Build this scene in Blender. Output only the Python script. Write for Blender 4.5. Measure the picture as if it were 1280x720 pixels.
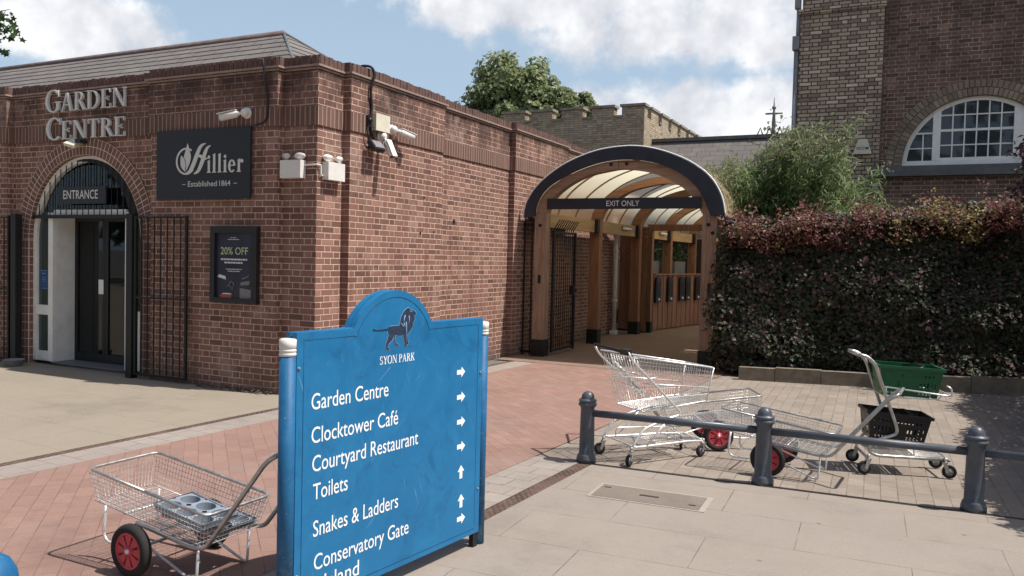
import bpy, math, random
from math import sin, cos, pi, radians, atan2, sqrt
from mathutils import Vector, Matrix
random.seed(7)
S = bpy.context.scene
for o in list(bpy.data.objects):
    bpy.data.objects.remove(o)
COL = S.collection

# ---------------------------------------------------------------- camera
PITCH, ROLL, YAW, FPX = 0.0361344, 0.0236646, -0.4573356, 1028.4
fw = Vector((sin(YAW)*cos(PITCH), cos(YAW)*cos(PITCH), -sin(PITCH)))
rt = Vector((cos(YAW), -sin(YAW), 0))
up = rt.cross(fw)
r2 = cos(ROLL)*rt + sin(ROLL)*up
u2 = -sin(ROLL)*rt + cos(ROLL)*up
cam = bpy.data.cameras.new('camera')
cam.sensor_width = 36
cam.lens = 36*FPX/1280
cam.clip_start = 0.05
cam.clip_end = 3000
camo = bpy.data.objects.new('camera', cam)
camo.matrix_world = Matrix(((r2.x, u2.x, -fw.x, 0), (r2.y, u2.y, -fw.y, 0), (r2.z, u2.z, -fw.z, 1.70), (0, 0, 0, 1)))
COL.objects.link(camo)
S.camera = camo

# ---------------------------------------------------------------- sun, sky, exposure
SUN = Vector((0.55, 0.12, 1.0)).normalized()
ELEV = math.asin(SUN.z)
sl = bpy.data.lights.new('sun', 'SUN')
sl.energy = 4.7
sl.angle = radians(0.53)
sl.color = (1.0, 0.955, 0.89)
so = bpy.data.objects.new('sun', sl)
so.rotation_euler = SUN.to_track_quat('Z', 'Y').to_euler()
so.location = (6, 2, 12)
COL.objects.link(so)
S.view_settings.view_transform = 'Standard'
S.view_settings.look = 'None'
S.view_settings.exposure = 0.30
S.view_settings.gamma = 1.0
S.view_settings.use_curve_mapping = False


class N:
    """small node-graph writer"""
    def __init__(s, nt):
        s.nt = nt

    def new(s, t, **kw):
        n = s.nt.nodes.new(t)
        for k, v in kw.items():
            setattr(n, k, v)
        return n

    def put(s, sock, v):
        if v is None:
            return
        if isinstance(v, bpy.types.NodeSocket):
            s.nt.links.new(v, sock)
        else:
            if hasattr(sock.default_value, '__len__') and not isinstance(v, str) and len(sock.default_value) == 4 and len(v) == 3:
                v = (*v, 1)
            sock.default_value = v

    def m(s, op, a=None, b=None, c=None, clamp=False):
        n = s.new('ShaderNodeMath', operation=op, use_clamp=clamp)
        for i, v in enumerate((a, b, c)):
            s.put(n.inputs[i], v)
        return n.outputs[0]

    def mix(s, f, a, b, bt='MIX'):
        n = s.new('ShaderNodeMix', data_type='RGBA', blend_type=bt)
        s.put(n.inputs[0], f)
        s.put(n.inputs[6], a)
        s.put(n.inputs[7], b)
        return n.outputs[2]

    def noise(s, vec, scale, detail=3, rough=0.55, dist=0.0):
        n = s.new('ShaderNodeTexNoise')
        s.put(n.inputs['Vector'], vec)
        n.inputs['Scale'].default_value = scale
        n.inputs['Detail'].default_value = detail
        n.inputs['Roughness'].default_value = rough
        n.inputs['Distortion'].default_value = dist
        return n.outputs[0]

    def ss(s, x, a, b):
        n = s.new('ShaderNodeMapRange', interpolation_type='SMOOTHSTEP')
        s.put(n.inputs[0], x)
        n.inputs[1].default_value = a
        n.inputs[2].default_value = b
        n.inputs[3].default_value = 0
        n.inputs[4].default_value = 1
        return n.outputs[0]

    def lin(s, x, a, b, c, d):
        n = s.new('ShaderNodeMapRange')
        s.put(n.inputs[0], x)
        for i, v in enumerate((a, b, c, d)):
            n.inputs[i+1].default_value = v
        return n.outputs[0]

    def xyz(s, v):
        n = s.new('ShaderNodeSeparateXYZ')
        s.put(n.inputs[0], v)
        return n.outputs

    def comb(s, x=0, y=0, z=0):
        n = s.new('ShaderNodeCombineXYZ')
        for i, v in enumerate((x, y, z)):
            s.put(n.inputs[i], v)
        return n.outputs[0]

    def ramp(s, f, stops):
        n = s.new('ShaderNodeValToRGB')
        s.put(n.inputs[0], f)
        e = n.color_ramp.elements
        while len(e) < len(stops):
            e.new(0.5)
        for i, (p, c) in enumerate(stops):
            e[i].position = p
            e[i].color = (*c, 1)
        return n.outputs[0]

    def white(s, vec):
        n = s.new('ShaderNodeTexWhiteNoise', noise_dimensions='3D')
        s.put(n.inputs[0], vec)
        return n.outputs[0]

    def bump(s, h, strength=0.5, dist=0.01):
        n = s.new('ShaderNodeBump')
        s.put(n.inputs['Height'], h)
        n.inputs['Strength'].default_value = strength
        n.inputs['Distance'].default_value = dist
        return n.outputs[0]

    def uv(s):
        return s.new('ShaderNodeTexCoord').outputs['UV']

    def obj(s):
        return s.new('ShaderNodeTexCoord').outputs['Object']

    def pos(s):
        return s.new('ShaderNodeNewGeometry').outputs['Position']

    def isl(s):
        return s.new('ShaderNodeNewGeometry').outputs['Random Per Island']


# world: physical sky with soft cumulus painted over the directions of the sky
W = bpy.data.worlds.new('World')
S.world = W
W.use_nodes = True
wn = N(W.node_tree)
W.node_tree.nodes.clear()
sky = wn.new('ShaderNodeTexSky', sky_type='NISHITA', sun_disc=False)
sky.sun_elevation = ELEV
sky.sun_rotation = atan2(SUN.x, SUN.y)
sky.air_density = 1.0
sky.dust_density = 2.2
sky.ozone_density = 1.2
dv = wn.new('ShaderNodeTexCoord').outputs['Generated']
dx, dy, dz = wn.xyz(dv)
az = wn.m('ARCTAN2', dx, dy)
el = wn.m('ARCSINE', dz)
CL = [(-0.97, 0.235, 0.15, 0.05), (-0.90, 0.20, 0.10, 0.02), (-0.80, 0.33, 0.25, 0.03), (-0.40, 0.30, 0.24, 0.045), (-0.25, 0.275, 0.25, 0.065), (-0.05, 0.29, 0.16, 0.08), (-0.27, 0.175, 0.17, 0.050),
      (-0.14, 0.165, 0.12, 0.055), (-0.75, 0.125, 0.5, 0.03), (0.5, 0.3, 0.5, 0.12), (-1.7, 0.35, 0.4, 0.14), (2.2, 0.4, 0.9, 0.16), (-2.6, 0.3, 0.5, 0.14), (1.2, 0.65, 0.8, 0.16)]
cm = None
wob = wn.noise(dv, 7.0, 5, 0.6)
wob2 = wn.noise(dv, 26.0, 4, 0.6)
for a0, e0, wa, we in CL:
    qa = wn.m('DIVIDE', wn.m('SUBTRACT', az, a0), wa)
    qe = wn.m('DIVIDE', wn.m('SUBTRACT', el, e0), we)
    v = wn.m('SUBTRACT', 1.0, wn.m('ADD', wn.m('MULTIPLY', qa, qa), wn.m('MULTIPLY', qe, qe)))
    cm = v if cm is None else wn.m('MAXIMUM', cm, v)
cm = wn.m('MAXIMUM', cm, -1.2)
cm = wn.m('ADD', cm, wn.m('MULTIPLY', wn.m('SUBTRACT', wob, 0.5), 3.0))
cm = wn.m('ADD', cm, wn.m('MULTIPLY', wn.m('SUBTRACT', wob2, 0.5), 1.3))
cmask = wn.ss(cm, -0.05, 0.75)
cs = wn.m('ADD', wn.m('MULTIPLY', wn.noise(dv, 11.0, 4, 0.55), 0.75), wn.m('MULTIPLY', wob2, 0.25))
ccol = wn.ramp(cs, [(0.34, (5.3, 5.35, 5.8)), (0.47, (6.8, 6.85, 7.2)), (0.60, (8.9, 8.9, 9.0))])
haze = wn.mix(wn.ss(el, 0.75, 0.12), sky.outputs[0], (3.7, 4.95, 6.3))
skyc = wn.mix(wn.m('MULTIPLY', cmask, 0.93), haze, ccol)
bg = wn.new('ShaderNodeBackground')
wn.put(bg.inputs[0], skyc)
bg.inputs[1].default_value = 0.098
wo = wn.new('ShaderNodeOutputWorld')
W.node_tree.links.new(bg.outputs[0], wo.inputs[0])

# ---------------------------------------------------------------- materials
MATS = {}


def mat(name, col=None, rough=0.6, metal=0.0, spec=0.4):
    m = bpy.data.materials.new(name)
    m.use_nodes = True
    b = m.node_tree.nodes['Principled BSDF']
    b.inputs['Roughness'].default_value = rough
    b.inputs['Metallic'].default_value = metal
    b.inputs['Specular IOR Level'].default_value = spec
    if col:
        b.inputs['Base Color'].default_value = (*col, 1)
    MATS[name] = m
    return m, N(m.node_tree), b


def plain(name, col, rough=0.5, metal=0.0, var=0.18, scale=14, bump=0.0, spec=0.4, dirt=None):
    """a painted / metal / plastic surface with slight wear"""
    m, n, b = mat(name, None, rough, metal, spec)
    p = n.obj()
    f = n.noise(p, scale, 5, 0.65)
    c = n.mix(n.lin(f, 0.3, 0.7, 0, 1), tuple(x*(1-var) for x in col), tuple(min(1, x*(1+var)) for x in col))
    if dirt:
        c = n.mix(n.m('MULTIPLY', n.ss(n.noise(p, scale*0.45, 6, 0.7), 0.52, 0.75), dirt[1]), c, dirt[0])
    n.put(b.inputs['Base Color'], c)
    n.put(b.inputs['Roughness'], n.lin(f, 0.3, 0.7, max(0.05, rough-0.1), min(1, rough+0.12)))
    if bump:
        n.put(b.inputs['Normal'], n.bump(n.noise(p, scale*4, 4), 0.4, bump))
    return m


def flemish(name, c0, c1, c2, mortar, joint=0.0095, mvar=0.12, stain=None, rough=0.85, rowh=0.075, irregular=0.0, offs=0.0, streak=False):
    m, n, b = mat(name, None, rough, 0, 0.2)
    U = n.uv()
    P = n.pos()
    if irregular:
        wobn = n.new('ShaderNodeTexNoise')
        wobn.inputs['Scale'].default_value = 9
        n.put(wobn.inputs['Vector'], U)
        vm = n.new('ShaderNodeVectorMath', operation='MULTIPLY_ADD')
        n.put(vm.inputs[0], wobn.outputs['Color'])
        vm.inputs[1].default_value = (irregular, irregular, 0)
        n.put(vm.inputs[2], U)
        U = vm.outputs[0]
    u, v, _ = n.xyz(U)
    v = n.m('ADD', v, offs)
    rowf = n.m('DIVIDE', v, rowh)
    row = n.m('FLOOR', rowf)
    fv = n.m('MULTIPLY', n.m('SUBTRACT', rowf, row), rowh)
    us = n.m('ADD', u, n.m('MULTIPLY', row, 0.16875))
    cf = n.m('DIVIDE', us, 0.3375)
    cell = n.m('FLOOR', cf)
    fu = n.m('MULTIPLY', n.m('SUBTRACT', cf, cell), 0.3375)
    ish = n.m('GREATER_THAN', fu, 0.225)
    fu2 = n.m('SUBTRACT', fu, n.m('MULTIPLY', ish, 0.225))
    wid = n.m('SUBTRACT', 0.225, n.m('MULTIPLY', ish, 0.1125))
    e = n.m('MINIMUM', n.m('MINIMUM', fu2, n.m('SUBTRACT', wid, fu2)), n.m('MINIMUM', fv, n.m('SUBTRACT', rowh, fv)))
    rag = n.m('MULTIPLY', n.m('SUBTRACT', n.noise(U, 60, 3), 0.5), 0.006)
    mask = n.ss(n.m('ADD', e, rag), joint*0.32, joint*0.72)
    idv = n.comb(n.m('ADD', n.m('MULTIPLY', cell, 2), ish), row, 3.7)
    r = n.white(idv)
    r2_ = n.white(n.comb(row, cell, 9.1))
    fine = n.noise(U, 85, 4, 0.7)
    big = n.noise(P, 0.8, 4, 0.6)
    bc = n.ramp(r, [(0.0, c1), (0.45, c0), (0.8, c0), (1.0, c2)])
    bc = n.mix(n.lin(fine, 0.35, 0.7, 0.0, 0.42), bc, tuple(x*0.5 for x in c0))
    bc = n.mix(n.lin(big, 0.35, 0.65, 0.0, 0.32), bc, c1)
    bc = n.mix(n.m('MULTIPLY', n.m('GREATER_THAN', r2_, 0.93), 0.5), bc, tuple(x*0.35 for x in c0))
    mc = n.mix(n.lin(n.noise(U, 22, 4), 0.3, 0.7, 0, 1), tuple(x*(1-mvar*2) for x in mortar), tuple(x*(1+mvar) for x in mortar))
    mc = n.mix(n.lin(n.noise(P, 2.0, 4), 0.45, 0.7, 0, 0.55), mc, tuple(0.6*x+0.4*y for x, y in zip(c1, mortar)))
    c = n.mix(mask, mc, bc)
    if stain:
        zz = n.xyz(P)[2]
        for (za, zb, colr, amt) in stain:
            g = n.m('MULTIPLY', n.ss(zz, za, zb), n.ss(n.noise(n.comb(n.m('MULTIPLY', n.xyz(P)[0], 1.0), n.xyz(P)[1], n.m('MULTIPLY', zz, 0.5)), 2.3, 6, 0.72), 0.36, 0.6))
            c = n.mix(n.m('MULTIPLY', g, amt), c, colr)
    if streak:
        X_, Y_, Z_ = n.xyz(P)
        sv = n.comb(n.m('MULTIPLY', X_, 3.0), n.m('MULTIPLY', Y_, 3.0), n.m('MULTIPLY', Z_, 0.35))
        c = n.mix(n.m('MULTIPLY', n.ss(n.noise(sv, 1.6, 5, 0.7), 0.5, 0.7), 0.5), c, tuple(x*0.42 for x in c0))
        c = n.mix(n.m('MULTIPLY', n.ss(n.noise(P, 1.3, 6, 0.75), 0.54, 0.70), 0.40), c, (0.44, 0.33, 0.27))
    n.put(b.inputs['Base Color'], c)
    h = n.m('ADD', n.m('MULTIPLY', mask, 1.0), n.m('MULTIPLY', fine, 0.35))
    n.put(b.inputs['Normal'], n.bump(h, 0.65, 0.006))
    return m


def brickt(name, c1, c2, mortar, bw, rh, joint, offset=0.5, rough=0.85, rot=0.0, fine=30, bumpd=0.004, wear=0.25, patch=None, mvar=0.3, org=(0, 0), jv=0.75, gum=0):
    """regular units (flags, blocks, soldier bricks, slates) in UV metres"""
    m, n, b = mat(name, None, rough, 0, 0.25)
    U = n.uv()
    mp = n.new('ShaderNodeMapping')
    n.put(mp.inputs[0], U)
    mp.inputs['Rotation'].default_value = (0, 0, rot)
    mp.inputs['Location'].default_value = (org[0], org[1], 0)
    V = mp.outputs[0]
    t = n.new('ShaderNodeTexBrick', offset=offset)
    n.put(t.inputs['Vector'], V)
    t.inputs['Color1'].default_value = (*c1, 1)
    t.inputs['Color2'].default_value = (*c2, 1)
    t.inputs['Mortar'].default_value = (*[0.5*(p+q) for p, q in zip(c1, c2)], 1)
    t.inputs['Scale'].default_value = 1
    t.inputs['Mortar Size'].default_value = joint
    t.inputs['Mortar Smooth'].default_value = 0.35
    t.inputs['Bias'].default_value = 0
    t.inputs['Brick Width'].default_value = bw
    t.inputs['Row Height'].default_value = rh
    P = n.pos()
    f = n.noise(P, fine, 5, 0.7)
    f2 = n.noise(P, 1.1, 5, 0.65)
    f3 = n.noise(P, fine*2.6, 3, 0.7)
    f4 = n.noise(P, 7.0, 6, 0.75)
    jm = t.outputs['Fac'] if not jv else n.m('MULTIPLY', t.outputs['Fac'], n.lin(n.noise(P, 3.1, 4, 0.7), 0.4, 0.62, 1-jv, 1.0))
    c = n.mix(n.lin(f, 0.3, 0.7, 0, wear), t.outputs['Color'], tuple(x*0.6 for x in c1))
    c = n.mix(n.lin(f4, 0.42, 0.72, 0, wear), c, tuple(x*0.72 for x in c2))
    c = n.mix(n.lin(f2, 0.35, 0.7, 0, wear*1.1), c, tuple(x*0.7 for x in c2))
    c = n.mix(n.lin(f3, 0.35, 0.72, 0, min(0.9, wear*1.3)), c, tuple(min(1, x*1.4) for x in c2))
    c = n.mix(n.ss(n.noise(P, fine*4.5, 2, 0.6), 0.55, 0.72), c, tuple(x*0.55 for x in c1))
    if patch:
        c = n.mix(n.m('MULTIPLY', n.ss(n.noise(P, patch[2], 6, 0.7), 0.5, 0.68), patch[1]), c, patch[0])
    c = n.mix(jm, c, mortar)
    if gum:
        vo = n.new('ShaderNodeTexVoronoi')
        n.put(vo.inputs['Vector'], P)
        vo.inputs['Scale'].default_value = 2.6
        c = n.mix(n.m('MULTIPLY', n.ss(vo.outputs['Distance'], 0.055, 0.035), 0.5*gum), c, tuple(x*0.35 for x in c2))
        c = n.mix(n.m('MULTIPLY', n.ss(n.noise(P, 0.55, 6, 0.75), 0.52, 0.66), 0.32*gum), c, tuple(x*0.55 for x in c2))
    n.put(b.inputs['Base Color'], c)
    h = n.m('ADD', n.m('MULTIPLY', n.m('SUBTRACT', 1.0, jm), 1.0), n.m('MULTIPLY', f3, 0.35))
    n.put(b.inputs['Normal'], n.bump(h, 0.6, bumpd))
    return m


def timber(name, c0, c1, axis='z', scale=18, rough=0.6, weather=None):
    m, n, b = mat(name, None, rough, 0, 0.3)
    x, y, z = n.xyz(n.obj())
    k = 0.06
    v = {'z': n.comb(x, y, n.m('MULTIPLY', z, k)), 'y': n.comb(x, n.m('MULTIPLY', y, k), z), 'x': n.comb(n.m('MULTIPLY', x, k), y, z)}[axis]
    f = n.noise(v, scale, 6, 0.65, 0.6)
    g = n.noise(v, scale*5, 3, 0.6)
    c = n.ramp(n.m('ADD', n.m('MULTIPLY', f, 0.75), n.m('MULTIPLY', g, 0.25)), [(0.33, c1), (0.55, c0), (0.7, tuple(min(1, q*1.25) for q in c0))])
    if weather:
        c = n.mix(n.m('MULTIPLY', n.ss(n.noise(n.obj(), 2.2, 5, 0.7), 0.42, 0.66), weather[1]), c, weather[0])
    c = n.mix(n.lin(n.isl(), 0, 1, 0, 0.3), c, c1)
    n.put(b.inputs['Base Color'], c)
    n.put(b.inputs['Normal'], n.bump(f, 0.4, 0.006))
    return m


def leafm(name, stops, rough=0.5, trans=0.3, gloss=0.3):
    m, n, b = mat(name, None, rough, 0, gloss)
    c = n.ramp(n.isl(), stops)
    c = n.mix(n.lin(n.noise(n.pos(), 1.7, 3), 0.35, 0.65, 0, 0.45), c, stops[0][1])
    n.put(b.inputs['Base Color'], c)
    tr = n.new('ShaderNodeBsdfTranslucent')
    n.put(tr.inputs[0], n.mix(0.5, c, stops[-1][1]))
    mx = n.new('ShaderNodeMixShader')
    mx.inputs[0].default_value = trans
    n.nt.links.new(b.outputs[0], mx.inputs[1])
    n.nt.links.new(tr.outputs[0], mx.inputs[2])
    n.nt.links.new(mx.outputs[0], n.nt.nodes['Material Output'].inputs[0])
    return m


def glassm(name, tint=(0.9, 0.95, 0.95), body=0.0, bodycol=(0.02, 0.03, 0.035)):
    m, n, b = mat(name, bodycol, 0.04, 0, 0.5)
    b.inputs['Roughness'].default_value = 0.03
    tr = n.new('ShaderNodeBsdfTransparent')
    tr.inputs[0].default_value = (*tint, 1)
    gl = n.new('ShaderNodeBsdfGlossy')
    gl.inputs['Roughness'].default_value = 0.02
    fr = n.new('ShaderNodeFresnel')
    fr.inputs[0].default_value = 1.5
    mx = n.new('ShaderNodeMixShader')
    n.nt.links.new(fr.outputs[0], mx.inputs[0])
    n.nt.links.new(tr.outputs[0], mx.inputs[1])
    n.nt.links.new(gl.outputs[0], mx.inputs[2])
    m2 = n.new('ShaderNodeMixShader')
    m2.inputs[0].default_value = body
    n.nt.links.new(mx.outputs[0], m2.inputs[1])
    n.nt.links.new(b.outputs[0], m2.inputs[2])
    n.nt.links.new(m2.outputs[0], n.nt.nodes['Material Output'].inputs[0])
    return m


BR0, BR1, BR2, MOR = (0.275, 0.143, 0.108), (0.155, 0.080, 0.062), (0.41, 0.235, 0.175), (0.62, 0.485, 0.405)
m_brick = flemish('red_brick', BR0, BR1, BR2, MOR, stain=[(3.1, 3.8, (0.05, 0.032, 0.028), 0.85), (0.45, -0.05, (0.12, 0.085, 0.065), 0.7)], streak=True)
m_sold = brickt('soldier_brick', (0.235, 0.128, 0.098), (0.125, 0.07, 0.055), (0.40, 0.30, 0.25), 0.075, 20.0, 0.0065, 0, wear=0.3, org=(0, 3), patch=((0.10, 0.06, 0.05), 0.55, 2.0), jv=0)
m_ring = brickt('arch_brick', BR0, BR1, MOR, 0.075, 0.12, 0.0065, 0, wear=0.25, jv=0)
m_cop = plain('coping_brick', (0.125, 0.072, 0.06), 0.9, 0, 0.35, 9, 0.004)
m_tile = plain('creasing_tile', (0.30, 0.215, 0.18), 0.9, 0, 0.2, 8)
m_slate = brickt('slate', (0.215, 0.192, 0.178), (0.155, 0.14, 0.132), (0.06, 0.05, 0.05), 0.42, 0.24, 0.013, 0.5, 0.7, wear=0.4, bumpd=0.012, patch=((0.25, 0.225, 0.19), 0.5, 1.5))
m_ridge = plain('ridge_tile', (0.17, 0.125, 0.12), 0.85, 0, 0.3, 8)
m_stock = flemish('stock_brick', (0.50, 0.40, 0.30), (0.24, 0.18, 0.14), (0.74, 0.64, 0.52), (0.085, 0.065, 0.055), joint=0.019, irregular=0.02, rough=0.95)
m_stockt = flemish('tower_brick', (0.46, 0.375, 0.265), (0.30, 0.235, 0.165), (0.58, 0.49, 0.35), (0.19, 0.155, 0.12), joint=0.013, irregular=0.01, rough=0.95)
m_brown = flemish('brown_brick', (0.225, 0.135, 0.10), (0.12, 0.072, 0.057), (0.32, 0.195, 0.145), (0.47, 0.40, 0.34), joint=0.0105, irregular=0.008, rough=0.95, mvar=0.3, stain=[(3.0, 6.5, (0.05, 0.036, 0.034), 0.55)])
m_vous = brickt('arch_stock_brick', (0.52, 0.42, 0.30), (0.15, 0.11, 0.085), (0.06, 0.05, 0.04), 0.085, 0.15, 0.010, 0.5, wear=0.6, jv=0.3)
m_stone = plain('weathered_stone', (0.27, 0.235, 0.19), 0.95, 0, 0.3, 6, 0.01, dirt=((0.09, 0.08, 0.07), 0.7))
m_lead = plain('lead_sill', (0.12, 0.125, 0.125), 0.7, 0, 0.3, 5)
m_white = plain('white_paint', (0.82, 0.80, 0.76), 0.5, 0, 0.08, 6, dirt=((0.42, 0.39, 0.35), 0.35))
m_whitep = plain('white_plastic', (0.72, 0.70, 0.66), 0.4, 0, 0.07, 9, dirt=((0.5, 0.46, 0.4), 0.35))
m_cream = plain('cream_plastic', (0.66, 0.62, 0.50), 0.5, 0, 0.08, 9)
m_navy = plain('navy_board', (0.018, 0.022, 0.030), 0.55, 0, 0.25, 5)
m_black = plain('black_paint', (0.016, 0.016, 0.018), 0.5, 0, 0.35, 12)
m_iron = plain('black_iron', (0.020, 0.019, 0.020), 0.55, 0.3, 0.4, 16)
m_letter = plain('sign_letter_grey', (0.66, 0.65, 0.62), 0.5, 0, 0.06, 10)
m_lwhite = plain('white_lettering', (0.85, 0.85, 0.84), 0.5, 0, 0.03, 10)
m_lgreen = plain('pale_green_print', (0.50, 0.58, 0.30), 0.5)
m_lred = plain('red_print', (0.50, 0.07, 0.05), 0.5)
m_lgrey = plain('grey_print', (0.20, 0.19, 0.20), 0.5)
m_noticeblue = plain('blue_print', (0.03, 0.09, 0.22), 0.5)
m_glass = glassm('door_glass', (0.55, 0.62, 0.62), 0.35, (0.010, 0.013, 0.014))
m_wglass = glassm('window_glass', (0.8, 0.84, 0.86), 0.5, (0.075, 0.085, 0.10))
m_sglass = glassm('side_glass', (0.6, 0.66, 0.64), 0.6, (0.10, 0.125, 0.115))  # grey green reflection put into the body colour
m_curtain = plain('curtain_cloth', (0.45, 0.44, 0.43), 0.9, 0, 0.2, 20)
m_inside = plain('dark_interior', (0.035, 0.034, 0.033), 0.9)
m_tube = None
m_navyt = plain('steel_fascia', (0.022, 0.027, 0.038), 0.45, 0, 0.3, 4)
m_told = timber('weathered_timber', (0.42, 0.275, 0.18), (0.15, 0.085, 0.055), 'z', 22, weather=((0.25, 0.19, 0.15), 0.75))
m_toldx = timber('weathered_arch_timber', (0.42, 0.265, 0.165), (0.18, 0.10, 0.06), 'x', 22, weather=((0.27, 0.20, 0.15), 0.7))
m_tred = timber('red_timber', (0.33, 0.165, 0.092), (0.18, 0.08, 0.045), 'z', 16)
m_tredx = timber('red_arch_timber', (0.37, 0.195, 0.108), (0.21, 0.10, 0.056), 'x', 16)
m_tyel = timber('pale_timber', (0.50, 0.34, 0.18), (0.34, 0.21, 0.10), 'y', 18)
m_tfence = timber('fence_timber', (0.31, 0.155, 0.09), (0.17, 0.078, 0.045), 'z', 14)
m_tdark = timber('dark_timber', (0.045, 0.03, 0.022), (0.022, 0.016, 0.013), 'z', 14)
m_chrome = plain('zinc_wire', (0.74, 0.74, 0.73), 0.35, 0.5, 0.15, 30)
m_tube_g = plain('galvanised_tube', (0.47, 0.46, 0.44), 0.4, 0.8, 0.25, 20)
m_wirew = plain('bright_zinc', (0.78, 0.78, 0.77), 0.35, 0.55, 0.12, 20)
m_tyre = plain('tyre_rubber', (0.022, 0.020, 0.021), 0.85, 0, 0.3, 20)
m_redrim = plain('red_wheel_plastic', (0.50, 0.06, 0.08), 0.4, 0, 0.2, 12)
m_castor = plain('castor_grey', (0.22, 0.22, 0.23), 0.5)
m_tray = plain('grey_tray_plastic', (0.22, 0.255, 0.30), 0.5, 0, 0.1, 9)
m_green = plain('green_basket_plastic', (0.014, 0.108, 0.042), 0.42, 0, 0.12, 12)
m_blackp = plain('black_plastic', (0.016, 0.016, 0.018), 0.42, 0, 0.25, 12)
m_bollard = plain('slate_grey_paint', (0.078, 0.086, 0.104), 0.38, 0, 0.2, 9, 0.001, dirt=((0.10, 0.10, 0.105), 0.4))
m_cable = plain('black_cable', (0.02, 0.02, 0.02), 0.6)
m_gravel = brickt('drain_grit', (0.34, 0.24, 0.20), (0.12, 0.075, 0.06), (0.05, 0.035, 0.03), 0.05, 0.035, 0.009, 0.5, 0.95, fine=60, wear=0.9, bumpd=0.02)
# ground materials
PR = radians(2.6)
m_flag = brickt('cream_flagstone', (0.301, 0.258, 0.203), (0.280, 0.241, 0.189), (0.175, 0.144, 0.113), 0.9, 0.6, 0.004, 0.5, 0.9, PR, 26, 0.003, 0.26, patch=((0.285, 0.238, 0.185), 0.5, 0.7), jv=0.6, gum=1)
m_slab = brickt('grey_slab', (0.301, 0.258, 0.218), (0.279, 0.240, 0.206), (0.122, 0.097, 0.078), 1.15, 0.585, 0.0035, 0.45, 0.9, -radians(2.8), 40, 0.003, 0.34, patch=((0.255, 0.215, 0.18), 0.55, 0.8), org=(0.35, 0.13), jv=0.8, gum=1)
m_sett = brickt('granite_sett', (0.345, 0.298, 0.259), (0.284, 0.246, 0.216), (0.190, 0.155, 0.133), 0.22, 0.205, 0.007, 0.5, 0.9, PR, 70, 0.005, 0.5, gum=1)
m_path = brickt('red_paver', (0.319, 0.205, 0.166), (0.255, 0.153, 0.125), (0.164, 0.105, 0.089), 0.24, 0.113, 0.0035, 0.5, 0.9, radians(43), 40, 0.004, 0.28, patch=((0.25, 0.185, 0.155), 0.5, 1.4), gum=1)
m_block = brickt('beige_block', (0.327, 0.280, 0.232), (0.241, 0.200, 0.166), (0.149, 0.118, 0.096), 0.23, 0.118, 0.005, 0.5, 0.9, -radians(90+2.6)+pi, 50, 0.004, 0.32, patch=((0.30, 0.245, 0.20), 0.45, 1.6), gum=1)
m_walk = brickt('brown_block', (0.29, 0.20, 0.15), (0.22, 0.15, 0.115), (0.10, 0.07, 0.055), 0.22, 0.11, 0.006, 0.5, 0.9, 0.02, 30, 0.004, 0.4)
m_ground = plain('tarmac', (0.14, 0.13, 0.12), 0.95, 0, 0.25, 3)
m_kerb = plain('kerb_stone', (0.20, 0.165, 0.125), 0.95, 0, 0.3, 7, 0.006, dirt=((0.10, 0.10, 0.06), 0.5))
m_soil = plain('soil', (0.05, 0.04, 0.03), 1.0, 0, 0.4, 10, 0.02)
m_manhole = brickt('gritty_cover', (0.27, 0.23, 0.19), (0.20, 0.165, 0.14), (0.17, 0.14, 0.12), 0.02, 0.02, 0.004, 0.5, 0.95, 0, 90, 0.004, 0.7)
m_palecem = plain('pale_cement', (0.33, 0.285, 0.245), 0.9, 0, 0.1, 14)
# foliage
m_hedge = leafm('hedge_leaf', [(0.0, (0.034, 0.046, 0.024)), (0.45, (0.062, 0.088, 0.042)), (0.8, (0.10, 0.066, 0.058)), (0.95, (0.16, 0.09, 0.09)), (1.0, (0.24, 0.16, 0.16))], 0.55, 0.22, 0.22)
m_hred = leafm('red_shoot_leaf', [(0.0, (0.105, 0.034, 0.035)), (0.6, (0.215, 0.075, 0.066)), (1.0, (0.34, 0.165, 0.125))], 0.5, 0.35)
m_holive = leafm('olive_shoot_leaf', [(0.0, (0.12, 0.095, 0.035)), (0.6, (0.27, 0.20, 0.08)), (1.0, (0.42, 0.33, 0.15))], 0.5, 0.35)
m_hpink = leafm('lit_pink_leaf', [(0.0, (0.18, 0.085, 0.095)), (1.0, (0.36, 0.22, 0.23))], 0.4, 0.2, 0.5)  # sunlit highlights of the upper hedge, put into leaf colour
m_bamb = leafm('bamboo_leaf', [(0.0, (0.085, 0.155, 0.045)), (0.5, (0.20, 0.30, 0.10)), (0.85, (0.33, 0.41, 0.18)), (1.0, (0.5, 0.52, 0.34))], 0.45, 0.4, 0.35)
m_bambt = leafm('bamboo_tip_leaf', [(0.0, (0.13, 0.13, 0.075)), (0.5, (0.26, 0.245, 0.155)), (1.0, (0.44, 0.40, 0.29))], 0.5, 0.3, 0.3)
m_tree = leafm('tree_leaf', [(0.0, (0.10, 0.135, 0.06)), (0.5, (0.22, 0.27, 0.125)), (1.0, (0.40, 0.43, 0.22))], 0.5, 0.42, 0.35)
m_plane = leafm('plane_tree_leaf', [(0.0, (0.03, 0.055, 0.018)), (1.0, (0.07, 0.12, 0.035))], 0.5, 0.3)
m_purple = leafm('purple_leaf', [(0.0, (0.030, 0.018, 0.022)), (1.0, (0.075, 0.035, 0.04))], 0.5, 0.25)
m_bark = plain('bark', (0.085, 0.068, 0.052), 0.95, 0, 0.35, 9, 0.01)
m_core = plain('hedge_dark_core', (0.016, 0.013, 0.010), 1.0, 0, 0.4, 12)  # near black, for the solid core added inside the hedge
m_fallen = plain('fallen_leaf', (0.62, 0.52, 0.26), 0.8)


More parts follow.
